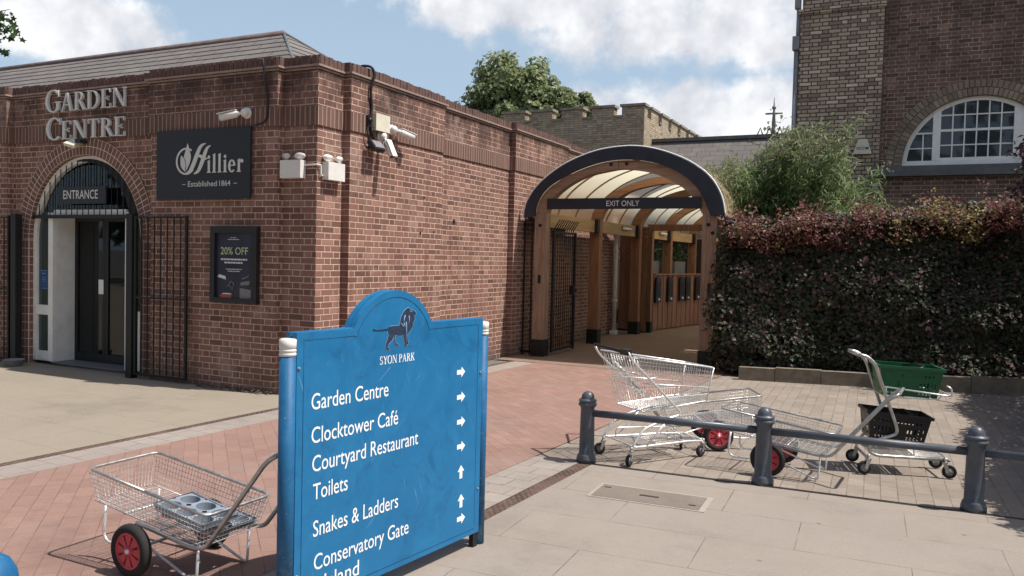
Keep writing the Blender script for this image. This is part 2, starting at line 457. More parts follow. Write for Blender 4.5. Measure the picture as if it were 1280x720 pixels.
def canopy_mat():
    m, n, b = mat('cream_sheet', None, 0.45, 0, 0.35)
    x, y, z = n.xyz(n.obj())
    f = n.noise(n.obj(), 1.5, 5, 0.65)
    c = n.mix(n.lin(f, 0.35, 0.7, 0, 1), (0.60, 0.53, 0.38), (0.50, 0.43, 0.29))
    n.put(b.inputs['Base Color'], c)
    tr = n.new('ShaderNodeBsdfTranslucent')
    n.put(tr.inputs[0], (0.86, 0.80, 0.60))
    mx = n.new('ShaderNodeMixShader')
    mx.inputs[0].default_value = 0.68
    n.nt.links.new(b.outputs[0], mx.inputs[1])
    n.nt.links.new(tr.outputs[0], mx.inputs[2])
    n.nt.links.new(mx.outputs[0], n.nt.nodes['Material Output'].inputs[0])
    return m


m_sheet = canopy_mat()


def bluepaint():
    m, n, b = mat('blue_paint', None, 0.42, 0, 0.35)
    p = n.obj()
    f = n.noise(p, 3.5, 6, 0.7, 0.8)
    c = n.mix(n.lin(f, 0.35, 0.7, 0, 1), (0.009, 0.135, 0.31), (0.016, 0.17, 0.365))
    sc = n.noise(n.comb(n.m('MULTIPLY', n.xyz(p)[0], 3.0), n.m('MULTIPLY', n.xyz(p)[1], 3.0), n.m('MULTIPLY', n.xyz(p)[2], 0.9)), 9, 6, 0.8)
    c = n.mix(n.m('MULTIPLY', n.ss(sc, 0.60, 0.72), 0.5), c, (0.16, 0.34, 0.48))
    c = n.mix(n.m('MULTIPLY', n.ss(n.noise(p, 4.5, 6, 0.75, 1.5), 0.5, 0.68), 0.5), c, (0.008, 0.085, 0.20))
    X_, Y_, Z_ = n.xyz(p)
    for (ca, sa, k_, th_) in ((0.8, 0.6, 60, 0.685), (0.3, -0.95, 80, 0.695)):
        a_ = n.m('ADD', n.m('MULTIPLY', X_, ca), n.m('MULTIPLY', Z_, sa))
        b_ = n.m('ADD', n.m('MULTIPLY', X_, -sa), n.m('MULTIPLY', Z_, ca))
        ln = n.noise(n.comb(n.m('MULTIPLY', a_, 2.2), n.m('MULTIPLY', b_, k_), 0), 1.0, 3, 0.6)
        c = n.mix(n.m('MULTIPLY', n.ss(ln, th_, th_+0.04), 0.5), c, (0.25, 0.42, 0.54))
    dr = n.noise(n.comb(n.m('MULTIPLY', X_, 22), 0, n.m('MULTIPLY', Z_, 1.6)), 1.0, 5, 0.7)
    c = n.mix(n.m('MULTIPLY', n.ss(dr, 0.55, 0.75), 0.25), c, (0.035, 0.19, 0.34))
    n.put(b.inputs['Base Color'], c)
    n.put(b.inputs['Roughness'], n.lin(f, 0.3, 0.7, 0.35, 0.6))
    return m


m_blue = bluepaint()


def bluepost():
    m, n, b = mat('chipped_blue_paint', None, 0.55, 0, 0.3)
    p = n.obj()
    c = n.mix(n.lin(n.noise(p, 9, 5, 0.7), 0.35, 0.7, 0, 1), (0.010, 0.09, 0.215), (0.02, 0.135, 0.29))
    c = n.mix(n.m('MULTIPLY', n.ss(n.noise(p, 55, 4, 0.7), 0.66, 0.7), 0.8), c, (0.45, 0.55, 0.6))
    c = n.mix(n.m('MULTIPLY', n.ss(n.xyz(p)[2], 0.55, 0.0), n.m('MULTIPLY', n.ss(n.noise(p, 20, 5, 0.7), 0.45, 0.65), 0.5)), c, (0.22, 0.33, 0.38))
    n.put(b.inputs['Base Color'], c)
    return m


m_bpost = bluepost()
m_lion = plain('navy_print', (0.020, 0.035, 0.075), 0.5, 0, 0.35, 60)
m_lionl = plain('pale_blue_print', (0.22, 0.36, 0.50), 0.5)

# ---------------------------------------------------------------- mesh helpers


class M:
    def __init__(s):
        s.v, s.f, s.uv, s.sm = [], [], [], []

    def add(s, vs, fs, smooth=False, uvs=None):
        b = len(s.v)
        s.v += [tuple(v) for v in vs]
        for k, f in enumerate(fs):
            s.f.append([b+i for i in f])
            s.sm.append(smooth)
            s.uv.append(uvs[k] if uvs else None)
        return s

    def box(s, x0, x1, y0, y1, z0, z1):
        v = [(x0, y0, z0), (x1, y0, z0), (x1, y1, z0), (x0, y1, z0), (x0, y0, z1), (x1, y0, z1), (x1, y1, z1), (x0, y1, z1)]
        return s.add(v, [(0, 3, 2, 1), (4, 5, 6, 7), (0, 1, 5, 4), (1, 2, 6, 5), (2, 3, 7, 6), (3, 0, 4, 7)])

    def obox(s, c, e, mtx):
        """box with half sizes e, rotated by mtx about centre c"""
        v = []
        for z in (-1, 1):
            for x, y in ((-1, -1), (1, -1), (1, 1), (-1, 1)):
                v.append(tuple(Vector(c)+mtx @ Vector((x*e[0], y*e[1], z*e[2]))))
        return s.add(v, [(0, 3, 2, 1), (4, 5, 6, 7), (0, 1, 5, 4), (1, 2, 6, 5), (2, 3, 7, 6), (3, 0, 4, 7)])

    def prism(s, p2, d0, d1, frame):
        """polygon p2 (ccw seen from +d) swept d0..d1; frame(u,v,d) -> xyz"""
        n = len(p2)
        v = [frame(a, b, d0) for a, b in p2]+[frame(a, b, d1) for a, b in p2]
        f = [tuple(range(n-1, -1, -1)), tuple(range(n, 2*n))]
        f += [(i, (i+1) % n, n+(i+1) % n, n+i) for i in range(n)]
        return s.add(v, f)

    def tube(s, pts, r, n=8, closed=False, smooth=True, cap=True, sq=None):
        P = [Vector(p) for p in pts]
        k = len(P)
        T = []
        for i in range(k):
            if closed:
                t = P[(i+1) % k]-P[i-1]
            else:
                t = P[min(i+1, k-1)]-P[max(i-1, 0)]
            T.append(t.normalized() if t.length > 1e-9 else Vector((0, 0, 1)))
        a = Vector((0, 0, 1)) if abs(T[0].z) < 0.9 else Vector((1, 0, 0))
        U = T[0].cross(a).normalized()
        vs = []
        for i in range(k):
            U = (U-T[i]*U.dot(T[i])).normalized()
            V = T[i].cross(U)
            rr = r[i] if isinstance(r, (list, tuple)) else r
            for j in range(n):
                an = 2*pi*j/n+(pi/4 if n == 4 else 0)
                vs.append(P[i]+U*cos(an)*rr*(sq or 1)+V*sin(an)*rr)
        fs = []
        for i in range(k if closed else k-1):
            for j in range(n):
                q = (i+1) % k
                fs.append((i*n+j, i*n+(j+1) % n, q*n+(j+1) % n, q*n+j))
        if cap and not closed:
            fs.append(tuple(range(n-1, -1, -1)))
            fs.append(tuple((k-1)*n+j for j in range(n)))
        return s.add(vs, fs, smooth)

    def lathe(s, prof, c=(0, 0, 0), n=20, axis='z', smooth=True, caps=True):
        vs, fs = [], []
        ax = {'z': lambda r, a, h: (r*cos(a), r*sin(a), h), 'y': lambda r, a, h: (r*cos(a), h, r*sin(a)), 'x': lambda r, a, h: (h, r*cos(a), r*sin(a))}[axis]
        for r, h in prof:
            for j in range(n):
                p = ax(max(r, 1e-4), 2*pi*j/n, h)
                vs.append((c[0]+p[0], c[1]+p[1], c[2]+p[2]))
        for i in range(len(prof)-1):
            for j in range(n):
                fs.append((i*n+j, i*n+(j+1) % n, (i+1)*n+(j+1) % n, (i+1)*n+j))
        if caps:
            fs.append(tuple(range(n-1, -1, -1)))
            fs.append(tuple((len(prof)-1)*n+j for j in range(n)))
        return s.add(vs, fs, smooth)

    def cyl(s, p, q, r, n=14, r2=None):
        return s.tube([p, q], [r, r2 if r2 is not None else r], n, smooth=True)

    def sphere(s, c, r, n=14, sc=(1, 1, 1)):
        vs, fs = [], []
        k = n//2
        for i in range(k+1):
            t = pi*i/k
            for j in range(n):
                a = 2*pi*j/n
                vs.append((c[0]+r*sc[0]*max(sin(t), 1e-3)*cos(a), c[1]+r*sc[1]*max(sin(t), 1e-3)*sin(a), c[2]+r*sc[2]*cos(t)))
        for i in range(k):
            for j in range(n):
                fs.append(((i+1)*n+j, (i+1)*n+(j+1) % n, i*n+(j+1) % n, i*n+j))
        return s.add(vs, fs, True)

    def sweep(s, path, prof, v0=0.0):
        """closed profile (offset to the right of the path, z) along a plan path, mitred"""
        P = [Vector(p) for p in path]
        k = len(P)
        nr = []
        for i in range(k-1):
            t = (P[i+1]-P[i]).normalized()
            nr.append(Vector((t.y, -t.x)))
        mt = []
        for i in range(k):
            if i == 0:
                mt.append(nr[0])
            elif i == k-1:
                mt.append(nr[-1])
            else:
                mt.append((nr[i-1]+nr[i])/(1+nr[i-1].dot(nr[i])))
        q = len(prof)
        vs = []
        for i in range(k):
            for d, z in prof:
                w = P[i]+mt[i]*d
                vs.append((w.x, w.y, z))
        fs = []
        for i in range(k-1):
            for j in range(q):
                fs.append((i*q+j, (i+1)*q+j, (i+1)*q+(j+1) % q, i*q+(j+1) % q))
        fs.append(tuple(range(q-1, -1, -1)))
        fs.append(tuple((k-1)*q+j for j in range(q)))
        return s.add(vs, fs)

    def build(s, name, material, parent=None, loc=None, world=True):
        me = bpy.data.meshes.new(name)
        V = s.v
        # uv in metres from the authored coordinates
        uvs = []
        for f, u in zip(s.f, s.uv):
            if u is not None:
                uvs += list(u)
                continue
            nx = ny = nz = 0.0
            k = len(f)
            for i in range(k):
                a, b = V[f[i]], V[f[(i+1) % k]]
                nx += (a[1]-b[1])*(a[2]+b[2])
                ny += (a[2]-b[2])*(a[0]+b[0])
                nz += (a[0]-b[0])*(a[1]+b[1])
            ax, ay, az_ = abs(nx), abs(ny), abs(nz)
            if az_ > 0.98*sqrt(nx*nx+ny*ny+nz*nz+1e-20):
                uvs += [(V[i][0], V[i][1]) for i in f]
            elif ay >= ax:
                uvs += [(V[i][0], V[i][2] if az_ < ay else V[i][1]*1.15) for i in f]
            else:
                uvs += [(V[i][1], V[i][2] if az_ < ax else V[i][0]*1.15) for i in f]
        if parent is not None and world:
            mi = parent.matrix_basis.inverted()
            if parent.parent is not None:
                mi = (parent.parent.matrix_basis @ parent.matrix_basis).inverted()
            V = [tuple(mi @ Vector(v)) for v in V]
        elif loc is not None:
            V = [(v[0]-loc[0], v[1]-loc[1], v[2]-loc[2]) for v in V]
        me.from_pydata(V, [], s.f)
        me.polygons.foreach_set('use_smooth', s.sm)
        ul = me.uv_layers.new(name='UVMap')
        ul.data.foreach_set('uv', [c for p in uvs for c in p])
        me.materials.append(material)
        me.validate(clean_customdata=False)
        me.update()
        o = bpy.data.objects.new(name, me)
        COL.objects.link(o)
        if parent is not None:
            o.parent = parent
        elif loc is not None:
            o.location = loc
        return o


def lerp_(a, b, t):
    return a+(b-a)*t


def tag(o, label, cat, group=None):
    o['label'] = label
    o['category'] = cat
    if group:
        o['group'] = group
    return o


def thing(name, label, cat, loc=(0, 0, 0), rz=0.0, group=None):
    o = bpy.data.objects.new(name, None)
    o.empty_display_size = 0.2
    o.rotation_euler = (0, 0, rz)
    o.location = loc
    o.matrix_basis = Matrix.Translation(Vector(loc)) @ Matrix.Rotation(rz, 4, 'Z')
    COL.objects.link(o)
    return tag(o, label, cat, group)


def structure(o):
    o['kind'] = 'structure'
    return o


def local(o):
    """an Empty-local builder: returns fn turning local coords of thing o to world"""
    mb = o.matrix_basis.copy()
    return lambda p: tuple(mb @ Vector(p))


def arc(cx, cy, r, a0, a1, n, ry=None):
    ry = ry or r
    return [(cx+r*cos(a0+(a1-a0)*i/n), cy+ry*sin(a0+(a1-a0)*i/n)) for i in range(n+1)]


def smooth_pts(pts, k=6, closed=False):
    """Catmull-Rom through 3D points"""
    P = [Vector(p) for p in pts]
    out = []
    n = len(P)
    for i in range(n if closed else n-1):
        if closed:
            p0, p1, p2, p3 = P[i-1], P[i], P[(i+1) % n], P[(i+2) % n]
        else:
            p0, p1, p2, p3 = P[max(i-1, 0)], P[i], P[i+1], P[min(i+2, n-1)]
        for j in range(k):
            t = j/k
            out.append(0.5*((2*p1)+(p2-p0)*t+(2*p0-5*p1+4*p2-p3)*t*t+(3*p1-p0-3*p2+p3)*t**3))
    if not closed:
        out.append(P[-1])
    return out


def fillet(pts, r, k=5):
    """round the inner corners of a 3D polyline"""
    P = [Vector(p) for p in pts]
    out = [P[0]]
    for i in range(1, len(P)-1):
        a, b, c = P[i-1], P[i], P[i+1]
        d1, d2 = (a-b), (c-b)
        q = min(r, d1.length*0.49, d2.length*0.49)
        s, e = b+d1.normalized()*q, b+d2.normalized()*q
        for j in range(k+1):
            t = j/k
            out.append((1-t)**2*s+2*t*(1-t)*b+t*t*e)
    out.append(P[-1])
    return out


_capH = None


def text_mesh(txt, bold=0.0):
    cu = bpy.data.curves.new('text', 'FONT')
    cu.body = txt
    cu.size = 1.0
    cu.offset = bold
    cu.resolution_u = 4
    o = bpy.data.objects.new('text', cu)
    COL.objects.link(o)
    dg = bpy.context.evaluated_depsgraph_get()
    me = bpy.data.meshes.new_from_object(o.evaluated_get(dg))
    vs = [tuple(v.co) for v in me.vertices]
    fs = [tuple(p.vertices) for p in me.polygons]
    bpy.data.objects.remove(o)
    bpy.data.curves.remove(cu)
    bpy.data.meshes.remove(me)
    return vs, fs


def put_text(mb, txt, x0, x1, base, cap, frame, d=0.0, bold=0.0):
    """flat text, baseline at base, cap height cap, fitted to x0..x1; frame(u,v,d)->xyz"""
    global _capH
    if _capH is None:
        hv, _ = text_mesh('H')
        _capH = max(v[1] for v in hv)-min(v[1] for v in hv)
    vs, fs = text_mesh(txt, bold)
    a, b = min(v[0] for v in vs), max(v[0] for v in vs)
    sx, sy = (x1-x0)/(b-a), cap/_capH
    mb.add([frame(x0+(v[0]-a)*sx, base+v[1]*sy, d) for v in vs], fs)


# serif capitals and a few lower-case letters as strokes (unit cap height)
def q4(a, b, c, d):
    return [a, b, c, d]


def vst(x, w, y0=0, y1=1):
    return [(x, y0), (x+w, y0), (x+w, y1), (x, y1)]


def diag(x0, y0, x1, y1, w):
    return [(x0, y0), (x0+w, y0), (x1+w, y1), (x1, y1)]


def serif(x, w, y, t=0.045, e=0.09):
    return [(x-e, y), (x+w+e, y), (x+w+e, y+t), (x-e, y+t)]


def crescent(cx, cy, rx, ry, wx, wy, a0, a1, n=14):
    o = arc(cx, cy, rx, a0, a1, n, ry)
    i = arc(cx, cy, rx-wx, a0, a1, n, ry-wy)
    return o+i[::-1]


TH, TN = 0.15, 0.055
GL = {
    'G': (0.86, [crescent(0.45, 0.5, 0.45, 0.52, TH, TN, radians(42), radians(318)), vst(0.66, TH, 0.10, 0.45), serif(0.66, TH, 0.42), vst(0.755, 0.04, 0.68, 0.98)]),
    'C': (0.80, [crescent(0.45, 0.5, 0.45, 0.52, TH, TN, radians(42), radians(315)), vst(0.755, 0.04, 0.68, 0.98)]),
    'O': (0.92, [crescent(0.46, 0.5, 0.46, 0.52, TH, TN, 0, 2*pi, 28)]),
    'A': (0.84, [diag(0.06, 0, 0.37, 1, 0.065), diag(0.64, 0, 0.345, 1, TH), [(0.2, 0.32), (0.62, 0.32), (0.60, 0.37), (0.22, 0.37)], serif(0.05, 0.09, 0, e=0.06), serif(0.64, TH, 0, e=0.06)]),
    'R': (0.80, [vst(0.09, TH), serif(0.09, TH, 0), serif(0.09, 0.05, 0.955), crescent(0.26, 0.74, 0.37, 0.26, TH, 0.05, -pi/2, pi/2), [(0.2, 0.95), (0.27, 0.95), (0.27, 1.0), (0.2, 1.0)], [(0.2, 0.48), (0.27, 0.48), (0.27, 0.53), (0.2, 0.53)], diag(0.64, 0, 0.33, 0.5, 0.17), serif(0.66, 0.13, 0, e=0.04)]),
    'P': (0.68, [vst(0.09, TH), serif(0.09, TH, 0), serif(0.09, 0.05, 0.955), crescent(0.26, 0.73, 0.38, 0.27, TH, 0.05, -pi/2, pi/2), [(0.2, 0.95), (0.27, 0.95), (0.27, 1.0), (0.2, 1.0)], [(0.2, 0.46), (0.27, 0.46), (0.27, 0.51), (0.2, 0.51)]]),
    'D': (0.88, [vst(0.09, TH), serif(0.09, 0.05, 0), serif(0.09, 0.05, 0.955), crescent(0.30, 0.5, 0.53, 0.5, TH, 0.05, -pi/2, pi/2, 18), [(0.2, 0.95), (0.31, 0.95), (0.31, 1.0), (0.2, 1.0)], [(0.2, 0.0), (0.31, 0.0), (0.31, 0.05), (0.2, 0.05)]]),
    'E': (0.68, [vst(0.09, TH), serif(0.09, 0.05, 0), serif(0.09, 0.05, 0.955), vst(0.2, 0.42, 0.955, 1.0), vst(0.2, 0.44, 0.0, 0.045), vst(0.2, 0.28, 0.49, 0.535), vst(0.585, 0.04, 0.80, 0.98), vst(0.605, 0.04, 0.02, 0.22), vst(0.44, 0.04, 0.40, 0.62)]),
    'N': (0.92, [vst(0.10, 0.055), vst(0.77, 0.055), diag(0.70, 0.0, 0.07, 1.0, 0.17), serif(0.10, 0.055, 0), serif(0.77, 0.055, 0.955), serif(0.06, 0.09, 0.955, e=0.03)]),
    'T': (0.76, [vst(0.305, TH), serif(0.305, TH, 0), vst(0.03, 0.70, 0.95, 1.0), vst(0.03, 0.04, 0.76, 0.98), vst(0.69, 0.04, 0.76, 0.98)]),
    'S': (0.62, [crescent(0.30, 0.74, 0.25, 0.28, 0.12, 0.06, radians(40), radians(265)), crescent(0.31, 0.26, 0.27, 0.28, 0.13, 0.06, radians(-140), radians(88)), vst(0.49, 0.04, 0.72, 0.97), vst(0.03, 0.04, 0.03, 0.28)]),
    'Y': (0.80, [vst(0.325, TH, 0, 0.5), serif(0.325, TH, 0), diag(0.325, 0.45, 0.05, 1.0, TH), diag(0.40, 0.45, 0.70, 1.0, 0.06), serif(0.05, TH, 0.955, e=0.05), serif(0.69, 0.06, 0.955, e=0.06)]),
    'K': (0.86, [vst(0.09, TH), serif(0.09, TH, 0), serif(0.09, TH, 0.955), diag(0.24, 0.44, 0.66, 1.0, 0.06), diag(0.68, 0, 0.32, 0.56, 0.17), serif(0.66, 0.06, 0.955, e=0.06), serif(0.68, 0.15, 0, e=0.05)]),
    'i': (0.36, [vst(0.10, 0.17, 0, 0.66), serif(0.10, 0.17, 0, 0.05, 0.07), [(0.03, 0.62), (0.12, 0.60), (0.27, 0.69), (0.25, 0.72)], arc(0.185, 0.86, 0.095, 0, 2*pi, 14)[:-1]]),
    'l': (0.36, [vst(0.10, 0.17, 0, 1.0), serif(0.10, 0.17, 0, 0.05, 0.07), [(0.03, 0.96), (0.12, 0.94), (0.27, 1.02), (0.25, 1.06)]]),
    'e': (0.58, [crescent(0.29, 0.33, 0.28, 0.35, 0.16, 0.07, radians(5), radians(318)), [(0.12, 0.33), (0.55, 0.34), (0.55, 0.40), (0.12, 0.39)]]),
    'r': (0.50, [vst(0.10, 0.17, 0, 0.66), serif(0.10, 0.17, 0, 0.05, 0.07), [(0.03, 0.62), (0.12, 0.60), (0.27, 0.69), (0.25, 0.72)], [(0.25, 0.42), (0.27, 0.50), (0.40, 0.66), (0.33, 0.70), (0.25, 0.58)], arc(0.42, 0.58, 0.10, 0, 2*pi, 12)[:-1]]),
}


def serif_text(mb, txt, x0, x1, base, cap, frame, depth, caps=None):
    """strokes swept 0..depth; each stroke a hair deeper than the last so no faces coincide"""
    pen, items = 0.0, []
    for i, ch in enumerate(txt):
        if ch == ' ':
            pen += 0.4
            continue
        k = 1.0 if (caps is None or i in caps) else 0.82
        w, st = GL[ch]
        for s_ in st:
            items.append([(pen+a*k, b*k) for a, b in s_])
        pen += w*k+0.06
    xs = [a for s_ in items for a, b in s_]
    lo, hi = min(xs), max(xs)
    sx = (x1-x0)/(hi-lo)
    for j, s_ in enumerate(items):
        ar = sum(s_[i][0]*s_[(i+1) % len(s_)][1]-s_[(i+1) % len(s_)][0]*s_[i][1] for i in range(len(s_)))
        if ar < 0:
            s_ = s_[::-1]
        mb.prism([(x0+(a-lo)*sx, base+b*cap) for a, b in s_], 0, depth+0.00025*(j % 8), frame)


def leaf_cloud(pts, size, aspect, shape=0, jitter=0.35, droop=0.0, rnd=random):
    """many small separate leaf faces; pts = list of (pos, outward normal)"""
    mb = M()
    V, F = mb.v, mb.f
    for p, nrm in pts:
        n = (Vector(nrm)+Vector((rnd.gauss(0, 1), rnd.gauss(0, 1), rnd.gauss(0, 1)))*jitter).normalized()
        t = Vector((rnd.gauss(0, 1), rnd.gauss(0, 1), rnd.gauss(0, 1)-droop))
        t = (t-n*t.dot(n)).normalized()
        b = n.cross(t)
        L = size*rnd.uniform(0.65, 1.3)
        w = L*aspect
        p = Vector(p)
        i = len(V)
        if shape == 0:      # diamond leaf, slightly folded
            V += [tuple(p), tuple(p+t*L*0.45+b*w*0.5+n*w*0.15), tuple(p+t*L), tuple(p+t*L*0.45-b*w*0.5+n*w*0.15)]
            F.append([i, i+1, i+2, i+3])
        elif shape == 1:    # long blade
            V += [tuple(p), tuple(p+t*L*0.3+b*w*0.5), tuple(p+t*L-n*L*0.25), tuple(p+t*L*0.3-b*w*0.5)]
            F.append([i, i+1, i+2, i+3])
        else:               # five-lobed leaf
            ring = []
            for k in range(10):
                a = pi/10+2*pi*k/10
                r = L*(0.5 if k % 2 == 0 else 0.25)
                ring.append(tuple(p+t*r*sin(a)+b*r*cos(a)))
            V += ring
            F.append(list(range(i, i+10)))
    mb.sm = [False]*len(F)
    mb.uv = [[(0, 0)]*len(f) for f in F]
    return mb


# ---------------------------------------------------------------- ground
def sheet(name, poly, z, material):
    mb = M()
    mb.add([(x, y, z) for x, y in poly], [tuple(range(len(poly)))])
    return structure(mb.build(name, material))


SX = lambda x0, y: x0+0.045*(y-5)


def band(name, xa, xb, ya, yb, z, material):
    return sheet(name, [(SX(xa, ya), ya), (SX(xb, ya), ya), (SX(xb, yb), yb), (SX(xa, yb), yb)], z, material)


sheet('ground', [(-900, -900), (900, -900), (900, 900), (-900, 900)], -0.012, m_ground)
sheet('flagstone_paving', [(-40, -14), (SX(-6.335, -14), -14), (SX(-6.335, 9), 9), (-40, 9)], 0.0, m_flag)
band('drain_channel', -6.335, -6.235, -14, 13.0, -0.002, m_gravel)
band('sett_strip', -6.235, -5.88, -14, 12.35, 0.0, m_sett)
band('brick_path', -5.88, -2.96, -14, 12.2, 0.002, m_path)
band('sett_strip', -2.96, -2.555, -14, 6.42, 0.0, m_sett)
band('drain_channel', -2.555, -2.435, -14, 6.42, -0.003, m_gravel)
ROWY = lambda x: 6.43+0.045*(x+2.45)
sheet('slab_paving', [(SX(-2.435, -14), -14), (14, -14), (14, ROWY(14)), (SX(-2.435, 6.42), ROWY(-2.4))], 0.0, m_slab)
sheet('block_paving', [(SX(-2.96, 6.42), 6.42), (SX(-2.435, 6.42), ROWY(-2.4)), (14, ROWY(14)), (14, 14.5), (-2.64, 12.9), (SX(-2.96, 12.2), 12.2)], -0.004, m_block)
sheet('walkway_floor', [(-6.3, 12.2), (-2.60, 12.2), (-2.60, 25), (-6.3, 25)], 0.006, m_walk)
sheet('flower_bed_soil', [(-2.55, 12.55), (9, 14.7), (9, 17.0), (-2.8, 17.0)], 0.10, m_soil)
# line of dark joint under the bollards
mb = M()
mb.sweep([(-2.40, 6.425), (8.0, 6.425+0.045*10.4)], [(0.0, -0.01), (0.03, -0.01), (0.03, 0.0035), (0.0, 0.0035)])
structure(mb.build('paving_joint', m_soil))
# kerb of the bed
kb = thing('stone_kerb', 'low weathered stone kerb along the foot of the purple hedge', 'kerb', (-2.35, 12.3, 0))
x = -2.3
ks = [0.5, 0.62, 0.95, 0.95, 0.95, 0.95, 0.95, 0.95]
for i, L in enumerate(ks):
    a, b = x, x+L-0.008
    f = lambda xx: 12.27+0.2*(xx+2.3)
    zt = 0.185+0.01*sin(i*2.1)+0.012*(x+2.3)
    mb = M()
    mb.prism([(a, f(a)), (b, f(b)), (b, f(b)+0.13), (a, f(a)+0.13)], -0.02, zt, lambda u, v, d: (u, v, d))
    mb.build('kerb_stone', m_kerb, kb)
    x += L

# ---------------------------------------------------------------- garden centre building
YA, YP, XB, XP = 7.66, 7.56, -6.35, -6.245
gc = thing('garden_centre', 'red brick garden centre building with arched entrance and slate roof', 'building', (-10.4, 8.6, 0))
CX, CZ, RI, RO = -10.45, 1.82, 1.17, 1.41
XW = -19.0
mb = M()
fr = lambda u, v, d: (u, YA-d, v)
poly = [(XW, 0), (CX-RO, 0), (CX-RO, CZ)]+arc(CX, CZ, RO, pi, 0, 28)[1:]+[(CX+RO, 0), (XB, 0), (XB, 3.9), (XW, 3.9)]
mb.prism(poly, -0.32, 0, fr)
mb.box(XB-0.3, XB, YA+0.32, 18.4, 0, 3.9)
mb.box(XW, XW+0.3, YA+0.32, 18.4, 0, 3.9)
mb.build('wall', m_brick, gc)
# piers with eased corners
def pier_poly(a, b, c, d, e=0.03):
    return [(a, c), (b-e, c), (b, c+e), (b, d), (a, d)]


for (a, b) in ((XW, -12.0), (-9.02, -6.87)):
    mb = M()
    mb.prism([(a, YP+0.03), (a+0.03, YP), (b-0.03, YP), (b-0.008, YP+0.009), (b, YP+0.03), (b, YA), (a, YA)], 0, 3.205, lambda u, v, d: (u, v, d))
    mb.build('pier', m_brick, gc)
for (a, b) in ((8.14, 10.32), (12.70, 15.0)):
    mb = M()
    mb.box(XB, XP, a, b, 0, 3.205)
    mb.build('pier', m_brick, gc)
OUT = [(XW, YP), (-12.0, YP), (-12.0, YA), (-9.02, YA), (-9.02, YP), (-6.87, YP), (-6.87, YA), (XB, YA), (XB, 8.14), (XP, 8.14), (XP, 10.32), (XB, 10.32), (XB, 12.70), (XP, 12.70), (XP, 15.0), (XB, 15.0), (XB, 18.4)]
mb = M()
mb.sweep(OUT, [(0.018, 3.205), (0.018, 3.43), (-0.06, 3.43), (-0.06, 3.205)])
mb.build('soldier_course', m_sold, gc)
mb = M()
mb.sweep(OUT, [(0.014, 3.43), (0.014, 3.845), (-0.06, 3.845), (-0.06, 3.43)])
mb.build('parapet', m_brick, gc)
mb = M()
mb.sweep(OUT, [(0.030, 3.853), (0.030, 3.872), (-0.05, 3.872), (-0.05, 3.853)])
mb.sweep(OUT, [(0.052, 3.882), (0.052, 3.905), (-0.05, 3.905), (-0.05, 3.882)])
mb.build('creasing', m_tile, gc)
mb = M()
rr = random.Random(3)
for i in range(len(OUT)-1):
    a, b = Vector(OUT[i]), Vector(OUT[i+1])
    L = (b-a).length
    t = (b-a)/L
    nn = Vector((t.y, -t.x))
    k = max(1, int(L/0.0765))
    for j in range(k):
        c = a+t*(j+0.5)*L/k+nn*(-0.085)
        h = 0.056+rr.uniform(-0.004, 0.004)
        mb.obox((c.x, c.y, 3.905+h), (L/k/2-0.005, 0.108+rr.uniform(-0.003, 0.003), h), Matrix(((t.x, -t.y, 0), (t.y, t.x, 0), (0, 0, 1))) @ Matrix.Rotation(rr.uniform(-0.03, 0.03), 3, 'Z'))
mb.sweep(OUT, [(0.012, 3.9), (0.012, 3.995), (-0.18, 3.995), (-0.18, 3.9)])
mb.build('coping', m_cop, gc)
# arch ring of two header courses
mb = M()
n = 40
for i in range(n):
    a0, a1 = pi*i/n, pi*(i+1)/n
    P = lambda r, a, y: (CX+r*cos(a), y, CZ+r*sin(a))
    v = [P(RI, a0, YA-0.016), P(RO, a0, YA-0.016), P(RO, a1, YA-0.016), P(RI, a1, YA-0.016), P(RI, a0, YA+0.12), P(RI, a1, YA+0.12), P(RO, a0, YA), P(RO, a1, YA)]
    U = lambda a, r: (a*1.29, r)
    mb.add(v, [(0, 3, 2, 1), (0, 4, 5, 3), (1, 2, 7, 6)], uvs=[[U(a0, 0.0), U(a1, 0.0), U(a1, 0.24), U(a0, 0.24)], [U(a0, 0), U(a0, 0.12), U(a1, 0.12), U(a1, 0)], [U(a0, 0), U(a1, 0), U(a1, .02), U(a0, .02)]])
mb.box(CX-RO, CX-RI, YA-0.016, YA+0.12, 0, CZ)
mb.box(CX+RI, CX+RO, YA-0.016, YA+0.12, 0, CZ)
mb.build('arch_ring', m_ring, gc)
